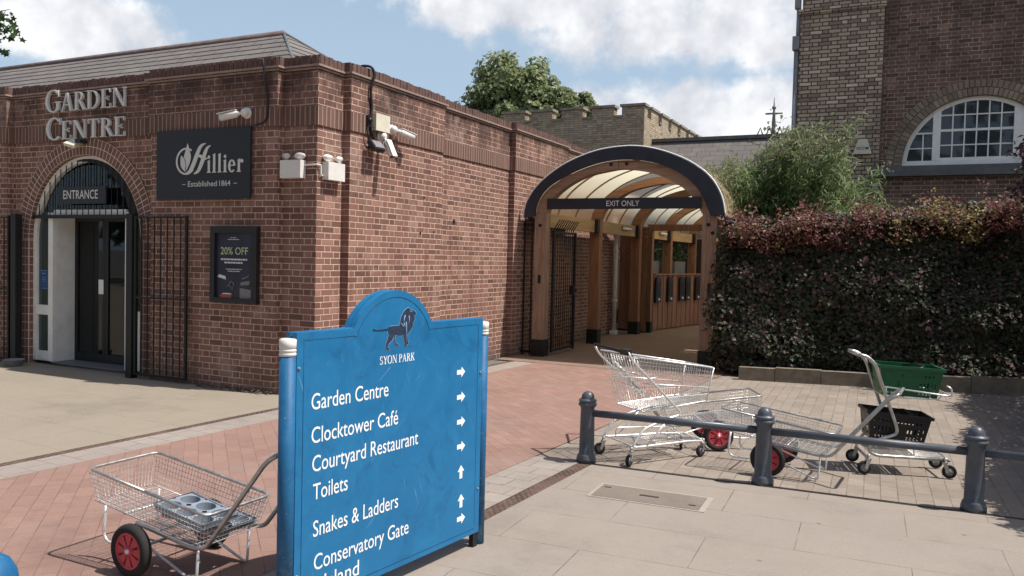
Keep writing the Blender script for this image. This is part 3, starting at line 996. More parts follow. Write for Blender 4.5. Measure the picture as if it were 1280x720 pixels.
# slate roof behind the parapet
mb = M()
e, rz_ = 3.78, 4.93
xr, yr = -8.53, 9.5
v = [(XW, 7.80, e), (-6.74, 7.80, e), (xr, yr, rz_), (XW, yr, rz_), (-6.74, 11.2, e), (XW, 11.2, e)]
mb.add(v, [(4, 5, 3, 2)], uvs=[[(-6.74, 0), (XW, 0), (XW, 2.06), (xr, 2.06)]])
NC = 10
for (A_, B_, C_, D_) in (((XW, 7.80, e), (-6.74, 7.80, e), (xr, yr, rz_), (XW, yr, rz_)), ((-6.74, 7.8, e), (-6.74, 11.2, e), (xr, yr, rz_), (xr, yr, rz_))):
    A_, B_, C_, D_ = map(Vector, (A_, B_, C_, D_))
    nn = (B_-A_).cross(D_-A_).normalized()
    for k in range(NC):
        t0, t1 = k/NC, (k+1)/NC
        P = [A_.lerp(D_, t0)+nn*0.014, B_.lerp(C_, t0)+nn*0.014, B_.lerp(C_, t1)+nn*0.004, A_.lerp(D_, t1)+nn*0.004]
        q0 = [A_.lerp(D_, t0)-nn*0.01, B_.lerp(C_, t0)-nn*0.01]
        uu_ = lambda p: (p.x+p.y, 0)
        mb.add([*P, *q0], [(0, 1, 2, 3), (4, 5, 1, 0)], uvs=[[(P[0].x+P[0].y*0.3, k*0.24+0.02), (P[1].x+P[1].y*0.3, k*0.24+0.02), (P[2].x+P[2].y*0.3, k*0.24+0.22), (P[3].x+P[3].y*0.3, k*0.24+0.22)], [(0, .1), (1, .1), (1, .1), (0, .1)]])
rf = mb.build('roof', m_slate, gc)
mb = M()
mb.tube([(XW, yr, rz_+0.0), (xr, yr, rz_+0.0)], 0.06, 8)
mb.build('ridge', m_ridge, rf)
mb = M()
mb.tube([(xr, yr, rz_+0.01), (-6.80, 7.86, e+0.01)], 0.028, 6)
mb.tube([(xr, yr, rz_+0.01), (-6.80, 11.14, e+0.01)], 0.028, 6)
mb.build('hip', m_lead, rf)
# entrance: white arched frame, sidelights, recessed glazed doors
mb = M()
YF = 7.78
fr = lambda u, v, d: (u, YF-d, v)
ro, ri = 1.165, 1.085
mb.prism(arc(CX, CZ, ro, 0, pi, 30)+arc(CX, CZ, ri, pi, 0, 30), 0, 0.07, fr)
mb.box(CX-ro, CX-ri, YF-0.07, YF, 0.05, CZ)
mb.box(CX+ri, CX+ro, YF-0.07, YF, 0.05, CZ)
mb.box(-11.27, -11.17, YF-0.075, YF, 0.05, 2.2)
mb.box(-9.66, -9.54, YF-0.075, YF, 0.05, 2.2)
mb.box(CX-ri, -11.27, YF-0.06, YF-0.005, 0.05, 0.19)
mb.box(CX-ri, -11.27, YF-0.06, YF-0.005, 0.72, 0.86)
mb.box(-9.54, CX+ri, YF-0.06, YF-0.005, 0.05, 0.86)
mb.box(-11.17, -9.66, YF-0.06, YF, 2.17, 2.24)
mb.box(-11.21, -11.18, YF, 8.06, 0.04, 2.18)
mb.box(-9.65, -9.62, YF, 8.06, 0.04, 2.18)
mb.box(-11.18, -9.65, YF, 8.06, 2.18, 2.20)
mb.build('door_frame', m_white, gc)
mb = M()
mb.prism(arc(CX, CZ, 1.045, 0.36, pi-0.36, 24), 0.02, 0.026, fr)
mb.build('fanlight', m_glass, gc)
for (a, b) in ((0.19, 0.72), (0.86, 2.2)):
    M().box(CX-ri, -11.27, YF-0.035, YF-0.03, a, b).build('side_light', m_sglass, gc)
for (a, b) in ((-11.175, -10.52), (-10.515, -9.655)):
    mb = M()
    for (c, d) in ((a, a+0.06), (b-0.06, b)):
        mb.box(c, d, 8.06, 8.10, 0.045, 2.17)
    mb.box(a+0.06, b-0.06, 8.06, 8.10, 0.045, 0.16)
    mb.box(a+0.06, b-0.06, 8.06, 8.10, 2.09, 2.17)
    d_ = mb.build('door', m_black, gc)
    mb = M()
    mb.box(a+0.06, b-0.06, 8.077, 8.083, 0.16, 2.09)
    mb.build('pane', m_glass, d_)
    if a < -11:
        mb = M()
        mb.box(-10.645, -10.545, 8.05, 8.0585, 1.04, 1.25)
        mb.build('notice', m_lwhite, d_)
mb = M()
mb.box(-11.17, -9.66, YF+0.0, 8.06, 0.005, 0.035)
for k in range(24):
    mb.box(-11.16+k*0.0625, -11.16+k*0.0625+0.03, YF-0.10, YF+0.24, 0.035, 0.05)
mb.build('door_mat', m_castor, gc)
# dim shop inside
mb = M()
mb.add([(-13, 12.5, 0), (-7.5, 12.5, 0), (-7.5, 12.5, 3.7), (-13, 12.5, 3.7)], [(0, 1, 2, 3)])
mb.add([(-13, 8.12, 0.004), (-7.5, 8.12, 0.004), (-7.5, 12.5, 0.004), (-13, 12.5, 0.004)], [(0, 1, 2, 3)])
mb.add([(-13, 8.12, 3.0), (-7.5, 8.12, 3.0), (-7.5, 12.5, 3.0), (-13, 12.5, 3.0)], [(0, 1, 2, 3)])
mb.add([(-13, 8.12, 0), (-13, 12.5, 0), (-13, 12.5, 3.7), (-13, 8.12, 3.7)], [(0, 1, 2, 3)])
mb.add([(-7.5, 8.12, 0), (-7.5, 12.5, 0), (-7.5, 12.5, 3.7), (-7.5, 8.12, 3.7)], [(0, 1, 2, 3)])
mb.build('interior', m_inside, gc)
# lit tube lamp in the shop
mt, nt_, bt_ = mat('lamp_tube', (0.9, 0.9, 0.85), 0.5)
bt_.inputs['Emission Color'].default_value = (1, 0.97, 0.9, 1)
bt_.inputs['Emission Strength'].default_value = 1.6
mb = M()
mb.box(-11.2, -10.3, 8.6, 8.66, 2.88, 2.92)
mb.build('tube_lamp', mt, gc)
# small holes knocked in the side wall
mb = M()
for (yy, zz, r_) in ((10.85, 2.23, 0.035), (9.83, 2.52, 0.018), (10.37, 2.42, 0.02), (10.42, 1.95, 0.02), (9.75, 2.02, 0.02), (10.1, 2.05, 0.015), (12.1, 2.2, 0.012)):
    mb = M()
    mb.lathe([(0.0001, 0.0), (r_, 0.0015), (r_*1.3, -0.003)], (XB+0.003 if not 8.14 < yy < 10.32 else XP+0.003, yy, zz), 9, 'x', False)
    mb.build('wall_hole', m_black, gc)
# weeds at the foot of the wall
pts = [((random.uniform(-8.1, -6.9), 7.50+random.uniform(-0.05, 0.04), random.uniform(0.0, 0.03)), (0, -0.4, 1)) for _ in range(120)]
o = leaf_cloud(pts, 0.05, 0.5).build('leaf_litter', m_bark)
o['kind'] = 'stuff'

# iron gate grille filling the arch
gg = thing('iron_arch_grille', 'black iron bar grille filling the arched head of the entrance', 'grille', (CX, 7.66, 2.1))
mb = M()
mb.box(CX-1.17, CX+1.17, 7.665, 7.715, 2.115, 2.165)
mb.build('crossbar', m_iron, gg)
mb = M()
n = 22
oo = arc(CX, CZ, 1.125, 0.305, 1.75, n)
ii = [(CX+(1.125-lerp_(0.19, 0.02, i/n))*cos(0.305+1.445*i/n), CZ+(1.125-lerp_(0.19, 0.02, i/n))*sin(0.305+1.445*i/n)) for i in range(n+1)]
mb.prism(oo+ii[::-1], 0, 0.03, lambda u, v, d: (u, 7.735-d, v))
mb.build('hoop', m_iron, gg)
mb = M()
x = CX-1.0
while x < CX+1.05:
    zt = CZ+sqrt(max(0.01, 1.12**2-(x-CX)**2))
    mb.box(x-0.005, x+0.005, 7.685, 7.695, 2.165, zt)
    x += 0.118
mb.build('bar', m_iron, gg)


def gate_leaf(name, label, x0, x1, y, ztop, nb, post, zrail=1.06):
    g = thing(name, label, 'gate', ((x0+x1)/2, y, 0), 0, 'open folding gates beside the entrance')
    mb = M()
    t = 0.016
    mb.box(x0, x0+2*t, y-t, y+t, 0.05, ztop)
    mb.box(x1-2*t, x1, y-t, y+t, 0.05, ztop)
    for z in (0.05, zrail, ztop-0.035):
        mb.box(x0+2*t, x1-2*t, y-0.012, y+0.012, z, z+0.025)
    mb.build('frame', m_iron, g)
    mb = M()
    for k in range(1, nb):
        xx = x0+(x1-x0)*k/nb
        mb.box(xx-0.0065, xx+0.0065, y-0.0065, y+0.0065, 0.085, zrail)
        mb.box(xx-0.0065, xx+0.0065, y-0.0065, y+0.0065, zrail+0.025, ztop-0.03)
    mb.build('bar', m_iron, g)
    mb = M()
    mb.box(post-0.055, post+0.055, y-0.03, y+0.07, 0.0, 2.17)
    mb.build('hinge_post', m_iron, g)
    return g


gate_leaf('folding_gate', 'black iron gate leaf folded back right of the entrance', -9.22, -8.27, 7.505, 2.14, 8, -9.30)
gate_leaf('folding_gate', 'black iron gate leaf folded back left of the entrance at the picture edge', -12.85, -11.85, 7.505, 2.14, 8, -11.72)

# ---------------------------------------------------------------- signs and fittings on the entrance wall
t = thing('lettering_sign', 'raised pale grey capital letters reading GARDEN CENTRE over the entrance', 'sign', (-10.37, 7.64, 3.1))
mb = M()
fr = lambda u, v, d: (u, YA-0.030-d, v)
serif_text(mb, 'GARDEN', -11.19, -9.53, 3.605, 0.31, fr, 0.035, caps={0})
mb.build('upper_word', m_letter, t)
mb = M()
serif_text(mb, 'CENTRE', -11.17, -9.56, 3.215, 0.31, fr, 0.035, caps={0})
mb.build('lower_word', m_letter, t)

t = thing('shop_sign', 'square dark navy sign board with pale grey tulip logo reading Hillier', 'sign', (-8.035, 7.545, 2.34))
mb = M()
mb.box(-8.83, -7.24, 7.505, 7.535, 2.345, 3.215)
mb.build('board', m_navy, t)
fr = lambda u, v, d: (u, 7.5045-d, v)
mb = M()
serif_text(mb, 'illier', -7.945, -7.345, 2.668, 0.225, fr, 0.003)
mb.build('lettering', m_letter, t)
for w_, a_, b_ in (('Established', -8.268, -7.775), ('1864', -7.735, -7.552)):
    mb = M()
    put_text(mb, w_, a_, b_, 2.503, 0.066, fr, 0.002, 0.004)
    mb.build('tagline_word', m_letter, t)
for q in (-8.365, -7.50):
    mb = M()
    mb.box(q, q+0.055, 7.5015, 7.5035, 2.528, 2.535)
    mb.build('dash', m_letter, t)
mb = M()
# ring of the logo, tulip leaves and swash H
mb.prism(crescent(-8.305, 2.822, 0.178, 0.170, 0.030, 0.022, radians(55), radians(318), 26), 0, 0.002, fr)
def cap3(pts, k=7):
    return [(p.x, p.y) for p in smooth_pts([(a, b, 0) for a, b in pts], k)]


lens = cap3([(-8.28, 3.045), (-8.315, 2.95), (-8.345, 2.86), (-8.325, 2.76), (-8.305, 2.70)])+cap3([(-8.30, 2.705), (-8.245, 2.79), (-8.222, 2.88), (-8.25, 2.97), (-8.278, 3.045)])
mb.prism(lens, 0, 0.0026, fr)
lens2 = cap3([(-8.39, 2.905), (-8.40, 2.83), (-8.385, 2.75), (-8.32, 2.69)])+cap3([(-8.315, 2.69), (-8.295, 2.77), (-8.32, 2.85), (-8.388, 2.905)])
mb.prism(lens2[::-1] if False else lens2, 0, 0.0042, fr)
def swash(pts, ws):
    P = smooth_pts([(a, b, 0) for a, b in pts], 7)
    Wd = smooth_pts([(w, 0, 0) for w in ws], 7)
    L, R = [], []
    for i, p in enumerate(P):
        t_ = (P[min(i+1, len(P)-1)]-P[max(i-1, 0)]).normalized()
        nn = Vector((-t_.y, t_.x, 0))
        L.append(p+nn*Wd[i].x)
        R.append(p-nn*Wd[i].x)
    return [(p.x, p.y) for p in R]+[(p.x, p.y) for p in L[::-1]]


for j, (pp, ws) in enumerate(((((-8.33, 2.660), (-8.24, 2.69), (-8.17, 2.79), (-8.11, 2.91), (-8.05, 3.0), (-7.965, 3.035)), (0.006, 0.026, 0.032, 0.03, 0.022, 0.004)),
                (((-8.165, 2.66), (-8.09, 2.70), (-8.03, 2.80), (-7.985, 2.90), (-7.945, 2.97), (-7.885, 3.005)), (0.006, 0.024, 0.030, 0.028, 0.02, 0.004)),
                (((-8.12, 2.87), (-8.06, 2.88), (-8.0, 2.845), (-7.93, 2.85)), (0.006, 0.018, 0.018, 0.004)))):
    mb.prism(swash(pp, ws), 0, 0.0030+0.0006*j, fr)
mb.build('logo', m_letter, t)
mb = M()
mb.tube([fr(a, b, 0.0046) for a, b in cap3([(-8.39, 2.905), (-8.33, 2.85), (-8.305, 2.77), (-8.315, 2.70)])], 0.004, 5)
mb.build('logo_line', m_navy, t)

t = thing('entrance_sign', 'dark board reading ENTRANCE fixed to the arch bars', 'sign', (-10.4, 7.65, 2.3))
mb = M()
mb.box(-10.97, -9.96, 7.630, 7.655, 2.315, 2.55)
mb.build('board', m_navy, t)
mb = M()
put_text(mb, 'ENTRANCE', -10.835, -10.115, 2.385, 0.118, lambda u, v, d: (u, 7.6285-d, v), 0, 0.006)
mb.build('lettering', m_letter, t)

t = thing('poster_case', 'black framed poster case reading 20% OFF on the brick pier', 'poster', (-7.5, 7.55, 1.07))
mb = M()
a, b, c, d = -7.872, -7.115, 1.072, 2.008
for q in ((a, a+0.075, c, d), (b-0.075, b, c, d), (a+0.075, b-0.075, c, c+0.06), (a+0.075, b-0.075, d-0.08, d)):
    mb.box(q[0], q[1], 7.495, 7.555, q[2], q[3])
mb.build('frame', m_black, t)
mb = M()
mb.box(a+0.075, b-0.075, 7.525, 7.530, c+0.06, d-0.08)
mb.build('poster_sheet', plain('poster_navy', (0.020, 0.022, 0.045), 0.35, 0, 0.5, 3), t)
fr = lambda u, v, d: (u, 7.524-d, v)
mb = M()
put_text(mb, '20% OFF', -7.72, -7.275, 1.665, 0.088, fr, 0.0, 0.004)
mb.build('headline', m_lgreen, t)
rr = random.Random(5)
for (z, u0, u1, h) in ((1.595, -7.715, -7.285, 0.020), (1.555, -7.655, -7.36, 0.020), (1.48, -7.63, -7.37, 0.010), (1.455, -7.60, -7.40, 0.010), (1.845, -7.60, -7.42, 0.008), (1.868, -7.56, -7.46, 0.006)):
    mb = M()
    u = u0
    while u < u1:
        w = rr.uniform(0.02, 0.055)
        mb.box(u, min(u+w, u1), 7.5225, 7.524, z, z+h)
        u += w+0.008
    mb.build('print_line', m_letter, t)
mb = M()
mb.prism([(-7.77, 1.385), (-7.63, 1.355), (-7.635, 1.395), (-7.74, 1.42)], 0, 0.0015, fr)
mb.build('white_picture', m_letter, t)
mb = M()
mb.prism([(-7.70, 1.175), (-7.665, 1.19), (-7.55, 1.19), (-7.53, 1.175)], 0, 0.0015, fr)
mb.build('white_picture', m_letter, t)
mb = M()
mb.prism([(-7.725, 1.10), (-7.535, 1.10), (-7.535, 1.165), (-7.725, 1.17)], 0, 0.0015, fr)
mb.build('red_picture', m_lred, t)
for p_ in ([(-7.40, 1.12), (-7.22, 1.12), (-7.22, 1.24), (-7.40, 1.26)], [(-7.40, 1.29), (-7.25, 1.30), (-7.24, 1.35), (-7.38, 1.33)]):
    M().prism(p_, 0, 0.0015, fr).build('grey_picture', m_lgrey, t)
for p_ in (((-7.60, 1.27), (-7.54, 1.34), (-7.49, 1.31), (-7.52, 1.24), (-7.58, 1.30)), ((-7.36, 1.37), (-7.27, 1.40), (-7.25, 1.43))):
    M().tube([fr(*q, .002) for q in p_], 0.008, 5).build('grey_picture', m_lgrey, t)

o = thing('blue_notice', 'small blue notice stuck inside the left side window of the entrance', 'notice', (-11.43, 7.74, 1.08))
mb = M()
mb.box(-11.50, -11.335, 7.7405, 7.7435, 1.09, 1.37)
mb.build('card', m_noticeblue, o)
for (q0, q1, q2, q3) in ((-11.49, -11.345, 1.357, 1.363), (-11.49, -11.345, 1.097, 1.103), (-11.455, -11.38, 1.31, 1.325), (-11.46, -11.375, 1.25, 1.256), (-11.46, -11.375, 1.225, 1.231), (-11.46, -11.375, 1.20, 1.206)):
    M().box(q0, q1, 7.738, 7.7403, q2, q3).build('print_line', m_lionl, o)

def emergency_light(label, base, yaw):
    t = thing('emergency_light', label, 'lamp', base, yaw, 'twin spot emergency lights at the brick corner')
    L = local(t)
    mb = M()
    # local: x along the wall, -y outwards
    v = [(-0.15, -0.02, 0), (0.15, -0.02, 0), (0.15, -0.11, 0.0), (-0.15, -0.11, 0.0)]
    mb.box(-0.155, 0.155, -0.10, -0.005, 0.0, 0.21)
    mb.build('casing', m_whitep, t, world=False)
    for s in (-1, 1):
        mb = M()
        mb.sphere((s*0.085, -0.055, 0.245), 0.022, 8)
        mtx = Matrix.Rotation(s*0.35, 3, 'Z') @ Matrix.Rotation(0.35, 3, 'X')
        for (rr_, y0, y1) in ((0.050, -0.10, -0.055), (0.054, -0.108, -0.10)):
            prof = [(rr_*0.8, y1), (rr_, (y0+y1)/2), (rr_, y0)]
            vs = M().lathe(prof, (0, 0, 0), 14, 'y')
            mb.add([tuple(Vector((s*0.082, 0.03, 0.292))+mtx @ Vector((p[0]*1.25, p[1], p[2]*0.75))) for p in vs.v], vs.f, True)
        mb.build('lamp_head', m_whitep, t, world=False)
    return t


emergency_light('white twin spot emergency light on the shaded face beside the corner', (-6.67, YA, 2.585), 0)
emergency_light('white twin spot emergency light on the sunlit face beside the corner', (XB, 7.90, 2.575), pi/2)
mb = M()
mb.tube(fillet([(-6.51, 7.635, 2.74), (-6.325, 7.635, 2.74), (-6.325, 7.70, 2.74), (-6.325, 7.70, 2.62), (-6.325, 7.76, 2.62)], 0.02), 0.011, 7)
tag(mb.build('conduit', m_whitep, loc=(-6.4, 7.635, 2.7)), 'thin white conduit joining the two emergency lights round the corner', 'conduit')


def bullet_camera(label, base, aim, group, nrm):
    """ball base on the wall, stalk and a hooded body"""
    t = thing('security_camera', label, 'camera', base, 0, group)
    B = Vector(base)
    nrm = Vector(nrm)
    A = Vector(aim).normalized()
    mb = M()
    mb.tube([B, B+nrm*0.035], [0.072, 0.066], 16)
    mb.sphere(B+nrm*0.055, 0.055, 14)
    mb.build('base', m_whitep, t)
    mb = M()
    J = B+nrm*0.08+A*0.07
    mb.tube([B+nrm*0.06, J], 0.02, 10)
    mb.sphere(J, 0.028, 10)
    mb.build('bracket', m_whitep, t)
    mb = M()
    e0, e1 = J+A*0.01, J+A*0.235
    mb.tube([e0, e0+A*0.015, e1], [0.034, 0.044, 0.044], 16)
    u = A.cross(Vector((0, 0, 1))).normalized()
    w = u.cross(A)
    c = (e0+e1)/2+w*0.046+A*0.012
    mtx = Matrix((A, u, w)).transposed()
    mb.obox(c, (0.125, 0.04, 0.004), mtx)
    b_ = mb.build('body', m_whitep, t)
    mb = M()
    mb.tube([e1-A*0.004, e1+A*0.002], 0.036, 14)
    mb.build('lens', m_blackp, b_ if False else t)
    return t


bullet_camera('white security camera above the right end of the navy shop sign', (-7.33, YP, 3.375), (-0.92, -0.28, -0.20), 'white bullet security cameras', (0, -1, 0))
bullet_camera('white security camera right of the cream box, pointing along the side wall', (XP, 8.98, 3.335), (0.30, 0.93, -0.22), 'white bullet security cameras', (1, 0, 0))
bullet_camera('white security camera below the cream box, pointing down outwards', (XP, 8.74, 3.215), (0.45, -0.10, -0.8), 'white bullet security cameras', (1, 0, 0))
t = thing('junction_box', 'square cream junction box on the sunlit side wall below a black cable', 'box', (XP, 8.69, 3.28))
mb = M()
mb.box(XP+0.001, XP+0.085, 8.55, 8.83, 3.275, 3.475)
mb.box(XP+0.085, XP+0.092, 8.54, 8.84, 3.268, 3.482)
mb.build('casing', m_cream, t)
t = thing('cable_box', 'small black cable box left of the cream junction box', 'box', (XP, 8.47, 3.3))
mb = M()
mb.box(XP+0.001, XP+0.05, 8.43, 8.50, 3.30, 3.44)
mb.lathe([(0.03, 0), (0.03, 0.02)], (XP+0.05, 8.465, 3.38), 10, 'x')
mb.build('casing', m_blackp, t)
mb = M()
mb.tube(smooth_pts([(XP-0.12, 8.42, 4.02), (XP-0.04, 8.43, 4.05), (XP+0.06, 8.47, 4.03), (XP+0.075, 8.50, 3.93), (XP+0.045, 8.48, 3.75), (XP+0.035, 8.52, 3.55), (XP+0.035, 8.50, 3.35), (XP+0.05, 8.54, 3.18), (XP+0.05, 8.60, 3.12)]), 0.017, 7)
mb.tube(smooth_pts([(XP+0.03, 8.46, 3.34), (XP+0.05, 8.42, 3.22), (XP+0.04, 8.48, 3.12), (XP+0.05, 8.55, 3.15), (XP+0.06, 8.50, 3.25), (XP+0.04, 8.56, 3.30)]), 0.009, 6)
tag(mb.build('cable', m_cable, loc=(XP, 8.45, 3.2)), 'thick black cable looped over the parapet down to the cream box', 'cable')
t = thing('floodlight', 'black floodlight hung below the cream box on the side wall', 'lamp', (XP, 8.52, 3.02))
mb = M()
mtx = Matrix.Rotation(radians(-38), 3, 'Y')
mb.obox((XP+0.115, 8.52, 3.06), (0.07, 0.115, 0.03), Matrix.Rotation(radians(52), 3, 'Y'))
mb.obox((XP+0.03, 8.52, 3.06), (0.03, 0.02, 0.02), Matrix.Identity(3))
mb.build('casing', m_black, t)
mb = M()
mb.obox((XP+0.115+0.027, 8.52, 3.06+0.0215), (0.055, 0.095, 0.006), Matrix.Rotation(radians(52), 3, 'Y'))
mb.build('lamp_glass', m_lgrey, t)
t = thing('floodlight', 'small pale floodlight on a black bracket under the GARDEN CENTRE letters', 'lamp', (-10.45, 7.64, 3.12))
mb = M()
mb.obox((-10.40, 7.58, 3.165), (0.05, 0.055, 0.02), Matrix.Identity(3))
mb.build('bracket', m_black, t)
mb = M()
mb.obox((-10.52, 7.545, 3.14), (0.09, 0.075, 0.022), Matrix.Rotation(0.5, 3, 'X') @ Matrix.Rotation(0.25, 3, 'Y'))
mb.build('lamp_head', m_cream, t)
t = thing('cable', 'thin dark cable running down the brick pier beside the wall camera', 'cable', (-6.98, YP, 3.3))
mb = M()
mb.tube(smooth_pts([(-7.05, YP-0.06, 3.99), (-7.03, YP-0.075, 3.92), (-7.02, YP-0.04, 3.7), (-7.0, YP-0.03, 3.45), (-7.03, YP-0.03, 3.27), (-7.2, YP-0.02, 3.225)]), 0.012, 6)
mb.build('wire', m_cable, t)
t = thing('metal_bowl', 'low metal bowl on the paving at the left of the entrance', 'bowl', (-11.52, 7.36, 0))
mb = M()
mb.lathe([(0.10, 0.0), (0.115, 0.01), (0.14, 0.085), (0.148, 0.09), (0.14, 0.09), (0.112, 0.02), (0.05, 0.016)], (-11.52, 7.36, 0.0), 22)
mb.build('shell', m_castor, t)

# ---------------------------------------------------------------- covered walkway
cw = thing('covered_walkway', 'barrel vaulted timber walkway with cream roof sheets beside the brick wall', 'walkway', (-4.45, 13.0, 0))
YC = 13.0
OUTER = [(-6.166, 2.414), (-6.126, 2.65), (-5.95, 2.925), (-5.685, 3.153), (-5.35, 3.348), (-4.893, 3.507), (-4.47, 3.565), (-4.10, 3.555), (-3.70, 3.46), (-3.30, 3.29), (-2.98, 3.05), (-2.79, 2.75), (-2.716, 2.424)]
INNER = [(-5.965, 2.43), (-5.93, 2.649), (-5.76, 2.90), (-5.36, 3.135), (-4.887, 3.30), (-4.42, 3.36), (-3.90, 3.30), (-3.45, 3.12), (-3.13, 2.84), (-2.93, 2.43)]
WOODI = [(-5.77, 2.50), (-5.68, 2.715), (-5.455, 2.917), (-5.096, 3.099), (-4.65, 3.195), (-4.368, 3.214), (-3.95, 3.145), (-3.52, 2.962), (-3.25, 2.742), (-3.09, 2.48)]


def sm2(p, k=4):
    return [(q.x, q.y) for q in smooth_pts([(a, b, 0) for a, b in p], k)]


O2, I2, W2 = sm2(OUTER), sm2(INNER), sm2(WOODI)
fr = lambda u, v, d: (u, YC-d, v)


def strip_prism(mb, A, B, d0, d1, frame):
    """band between two open curves of different sampling"""
    def res(p, n):
        L = [0]
        for i in range(1, len(p)):
            L.append(L[-1]+math.dist(p[i], p[i-1]))
        out = []
        for k in range(n+1):
            t_ = L[-1]*k/n
            i = 1
            while i < len(L)-1 and L[i] < t_:
                i += 1
            w = (t_-L[i-1])/max(1e-9, L[i]-L[i-1])
            out.append(tuple(p[i-1][j]+(p[i][j]-p[i-1][j])*w for j in (0, 1)))
        return out
    n = 36
    a, b = res(A, n), res(B, n)
    vs = []
    for i in range(n+1):
        vs += [frame(*a[i], d0), frame(*a[i], d1), frame(*b[i], d1), frame(*b[i], d0)]
    fs = []
    for i in range(n):
        for j in range(4):
            fs.append((i*4+j, i*4+(j+1) % 4, (i+1)*4+(j+1) % 4, (i+1)*4+j))
    fs += [(3, 2, 1, 0), (n*4, n*4+1, n*4+2, n*4+3)]
    mb.add(vs, fs)


mb = M()
strip_prism(mb, O2, I2, 0.02, 0.075, fr)
mb.build('fascia', m_navyt, cw)
mb = M()
mb.tube([(a*1.0+( -4.45-a)*-0.006, YC-0.05, b+0.012) for a, b in O2], 0.013, 6)
mb.build('edge_trim', m_lwhite, cw)
YS = [13.0, 15.66, 18.33, 21.0, 23.6]
for i, yy in enumerate(YS):
    mb = M()
    f2 = lambda u, v, d, yy=yy: (u, yy+d, v)
    IO = [(-5.99, 0.28), (-5.99, 2.40)]+I2[1:-1]+[(-2.845, 2.40), (-2.845, 0.28)]
    strip_prism(mb, I2, W2, 0.0, 0.19, f2)
    mb.build('arch_beam', m_toldx if i == 0 else m_tredx, cw)
    for (a, b) in ((-5.985, -5.772), (-3.075, -2.845)):
        mb = M()
        mb.box(a, b, yy+0.002, yy+0.192, 0.28, 2.50)
        mb.build('post', m_told if i == 0 else m_tred, cw)
        mb = M()
        mb.box(a-0.012, b+0.012, yy-0.012, yy+0.205, 0.0, 0.30)
        mb.build('post_shoe', m_iron, cw)
mb = M()
for (a, b, c) in ((-4.62, 3.29, 1), (-4.35, 3.295, 1), (-5.88, 2.28, 1), (-2.98, 2.30, 1), (-2.91, 2.17, 0), (-3.0, 0.9, 0)):
    mb = M()
    mb.lathe([(0.028, -0.012), (0.028, 0.002)], (a, YC, b), 10, 'y')
    mb.build('bolt', m_iron, cw)
for (a, b) in ((-3.55, 3.09), (-3.55, 3.17), (-3.35, 3.04)):
    mb = M()
    mb.lathe([(0.026, -0.012), (0.026, 0.002)], (a, 15.66, b-0.02), 10, 'y')
    mb.build('bolt', m_iron, cw)
mb = M()
mb.box(-4.492, -4.485, YC-0.003, YC+0.001, 3.225, 3.355)
mb.build('beam_joint', m_iron, cw)
for q in ((-5.90, -5.85, 1.28, 1.42), (-2.965, -2.915, 1.15, 1.38)):
    mb = M()
    mb.box(q[0], q[1], YC-0.012, YC+0.001, q[2], q[3])
    mb.build('latch_plate', m_iron, cw)
# roof sheets
mb = M()
n = len(O2)
SK = [(-4.45+(a+4.45)*0.985, b-0.03) for a, b in O2]
vs, fs = [], []
for yy in (YC-0.02, 24.2):
    vs += [(a, yy, b) for a, b in SK]
fs = [(i, i+1, n+i+1, n+i) for i in range(n-1)]
mb.add(vs, fs, True)
mb.build('roof_sheet', m_sheet, cw)
mb = M()
yy = 13.42
k = 0
while yy < 24:
    mb.tube([(a, yy, b-0.010) for a, b in SK], 0.011, 5)
    mb.tube([(a, yy+0.05, b-0.010) for a, b in SK], 0.006, 5)
    mb.tube([(a, yy, b+0.012) for a, b in SK], 0.012, 5)
    yy += 0.888
mb.build('sheet_rib', plain('rib_brown', (0.30, 0.235, 0.15), 0.7), cw)
# eaves gutter and wall plates
mb = M()
for xx in (-6.14, -2.75):
    mb = M()
    mb.box(xx-0.045, xx+0.045, YC+0.03, 24, 2.35, 2.43)
    mb.build('gutter', m_navyt, cw)
mb = M()
for (a, b) in ((-5.93, -5.83), (-3.02, -2.92)):
    for i in range(len(YS)-1):
        mb = M()
        mb.box(a, b, YS[i]+0.20, YS[i+1]-0.003, 2.26, 2.50)
        mb.build('wall_plate', m_tyel, cw)
for yy in YS[1:]:
    for (a, b) in ((-5.83, -5.76), (-3.09, -3.02)):
        mb = M()
        mb.box(a, b, yy-0.14, yy-0.002, 2.24, 2.52)
        mb.build('joist_hanger', m_iron, cw)
mb = M()
mb.box(-5.77, -3.08, 18.96, 19.08, 2.43, 2.58)
mb.build('lintel', m_tred, cw)
mb = M()
mb.box(-5.87, -5.66, 18.95, 19.12, 0.25, 2.50)
mb.build('post', m_tred, cw)
mb = M()
mb.box(-5.885, -5.645, 18.935, 19.135, 0.0, 0.27)
mb.build('post_shoe', m_iron, cw)
# sign
t = thing('exit_sign', 'long dark board reading EXIT ONLY across the walkway arch', 'sign', (-4.4, 12.93, 2.55))
mb = M()
mb.box(-5.74, -3.09, 12.945, 12.975, 2.553, 2.735)
mb.build('board', m_navy, t)
mb = M()
put_text(mb, 'EXIT ONLY', -4.665, -4.10, 2.60, 0.088, lambda u, v, d: (u, 12.943-d, v), 0, 0.004)
mb.build('lettering', m_letter, t)
# lamps hung from the wall plate
for i, yy in enumerate((17.2, 20.1)):
    t = thing('strip_lamp', ('short white strip lamp on the timber beam near the downpipe', 'short white strip lamp on the timber beam above the plank fence')[i], 'lamp', (-5.8, yy, 2.35), 0, 'strip lamps in the walkway')
    mb = M()
    mb.box(-5.828, -5.79, yy, yy+0.5, 2.42, 2.46)
    mb.build('bracket', m_castor, t)
    mb = M()
    mb.cyl((-5.785, yy, 2.405), (-5.785, yy+0.5, 2.405), 0.028, 10)
    mb.build('tube', m_lwhite, t)

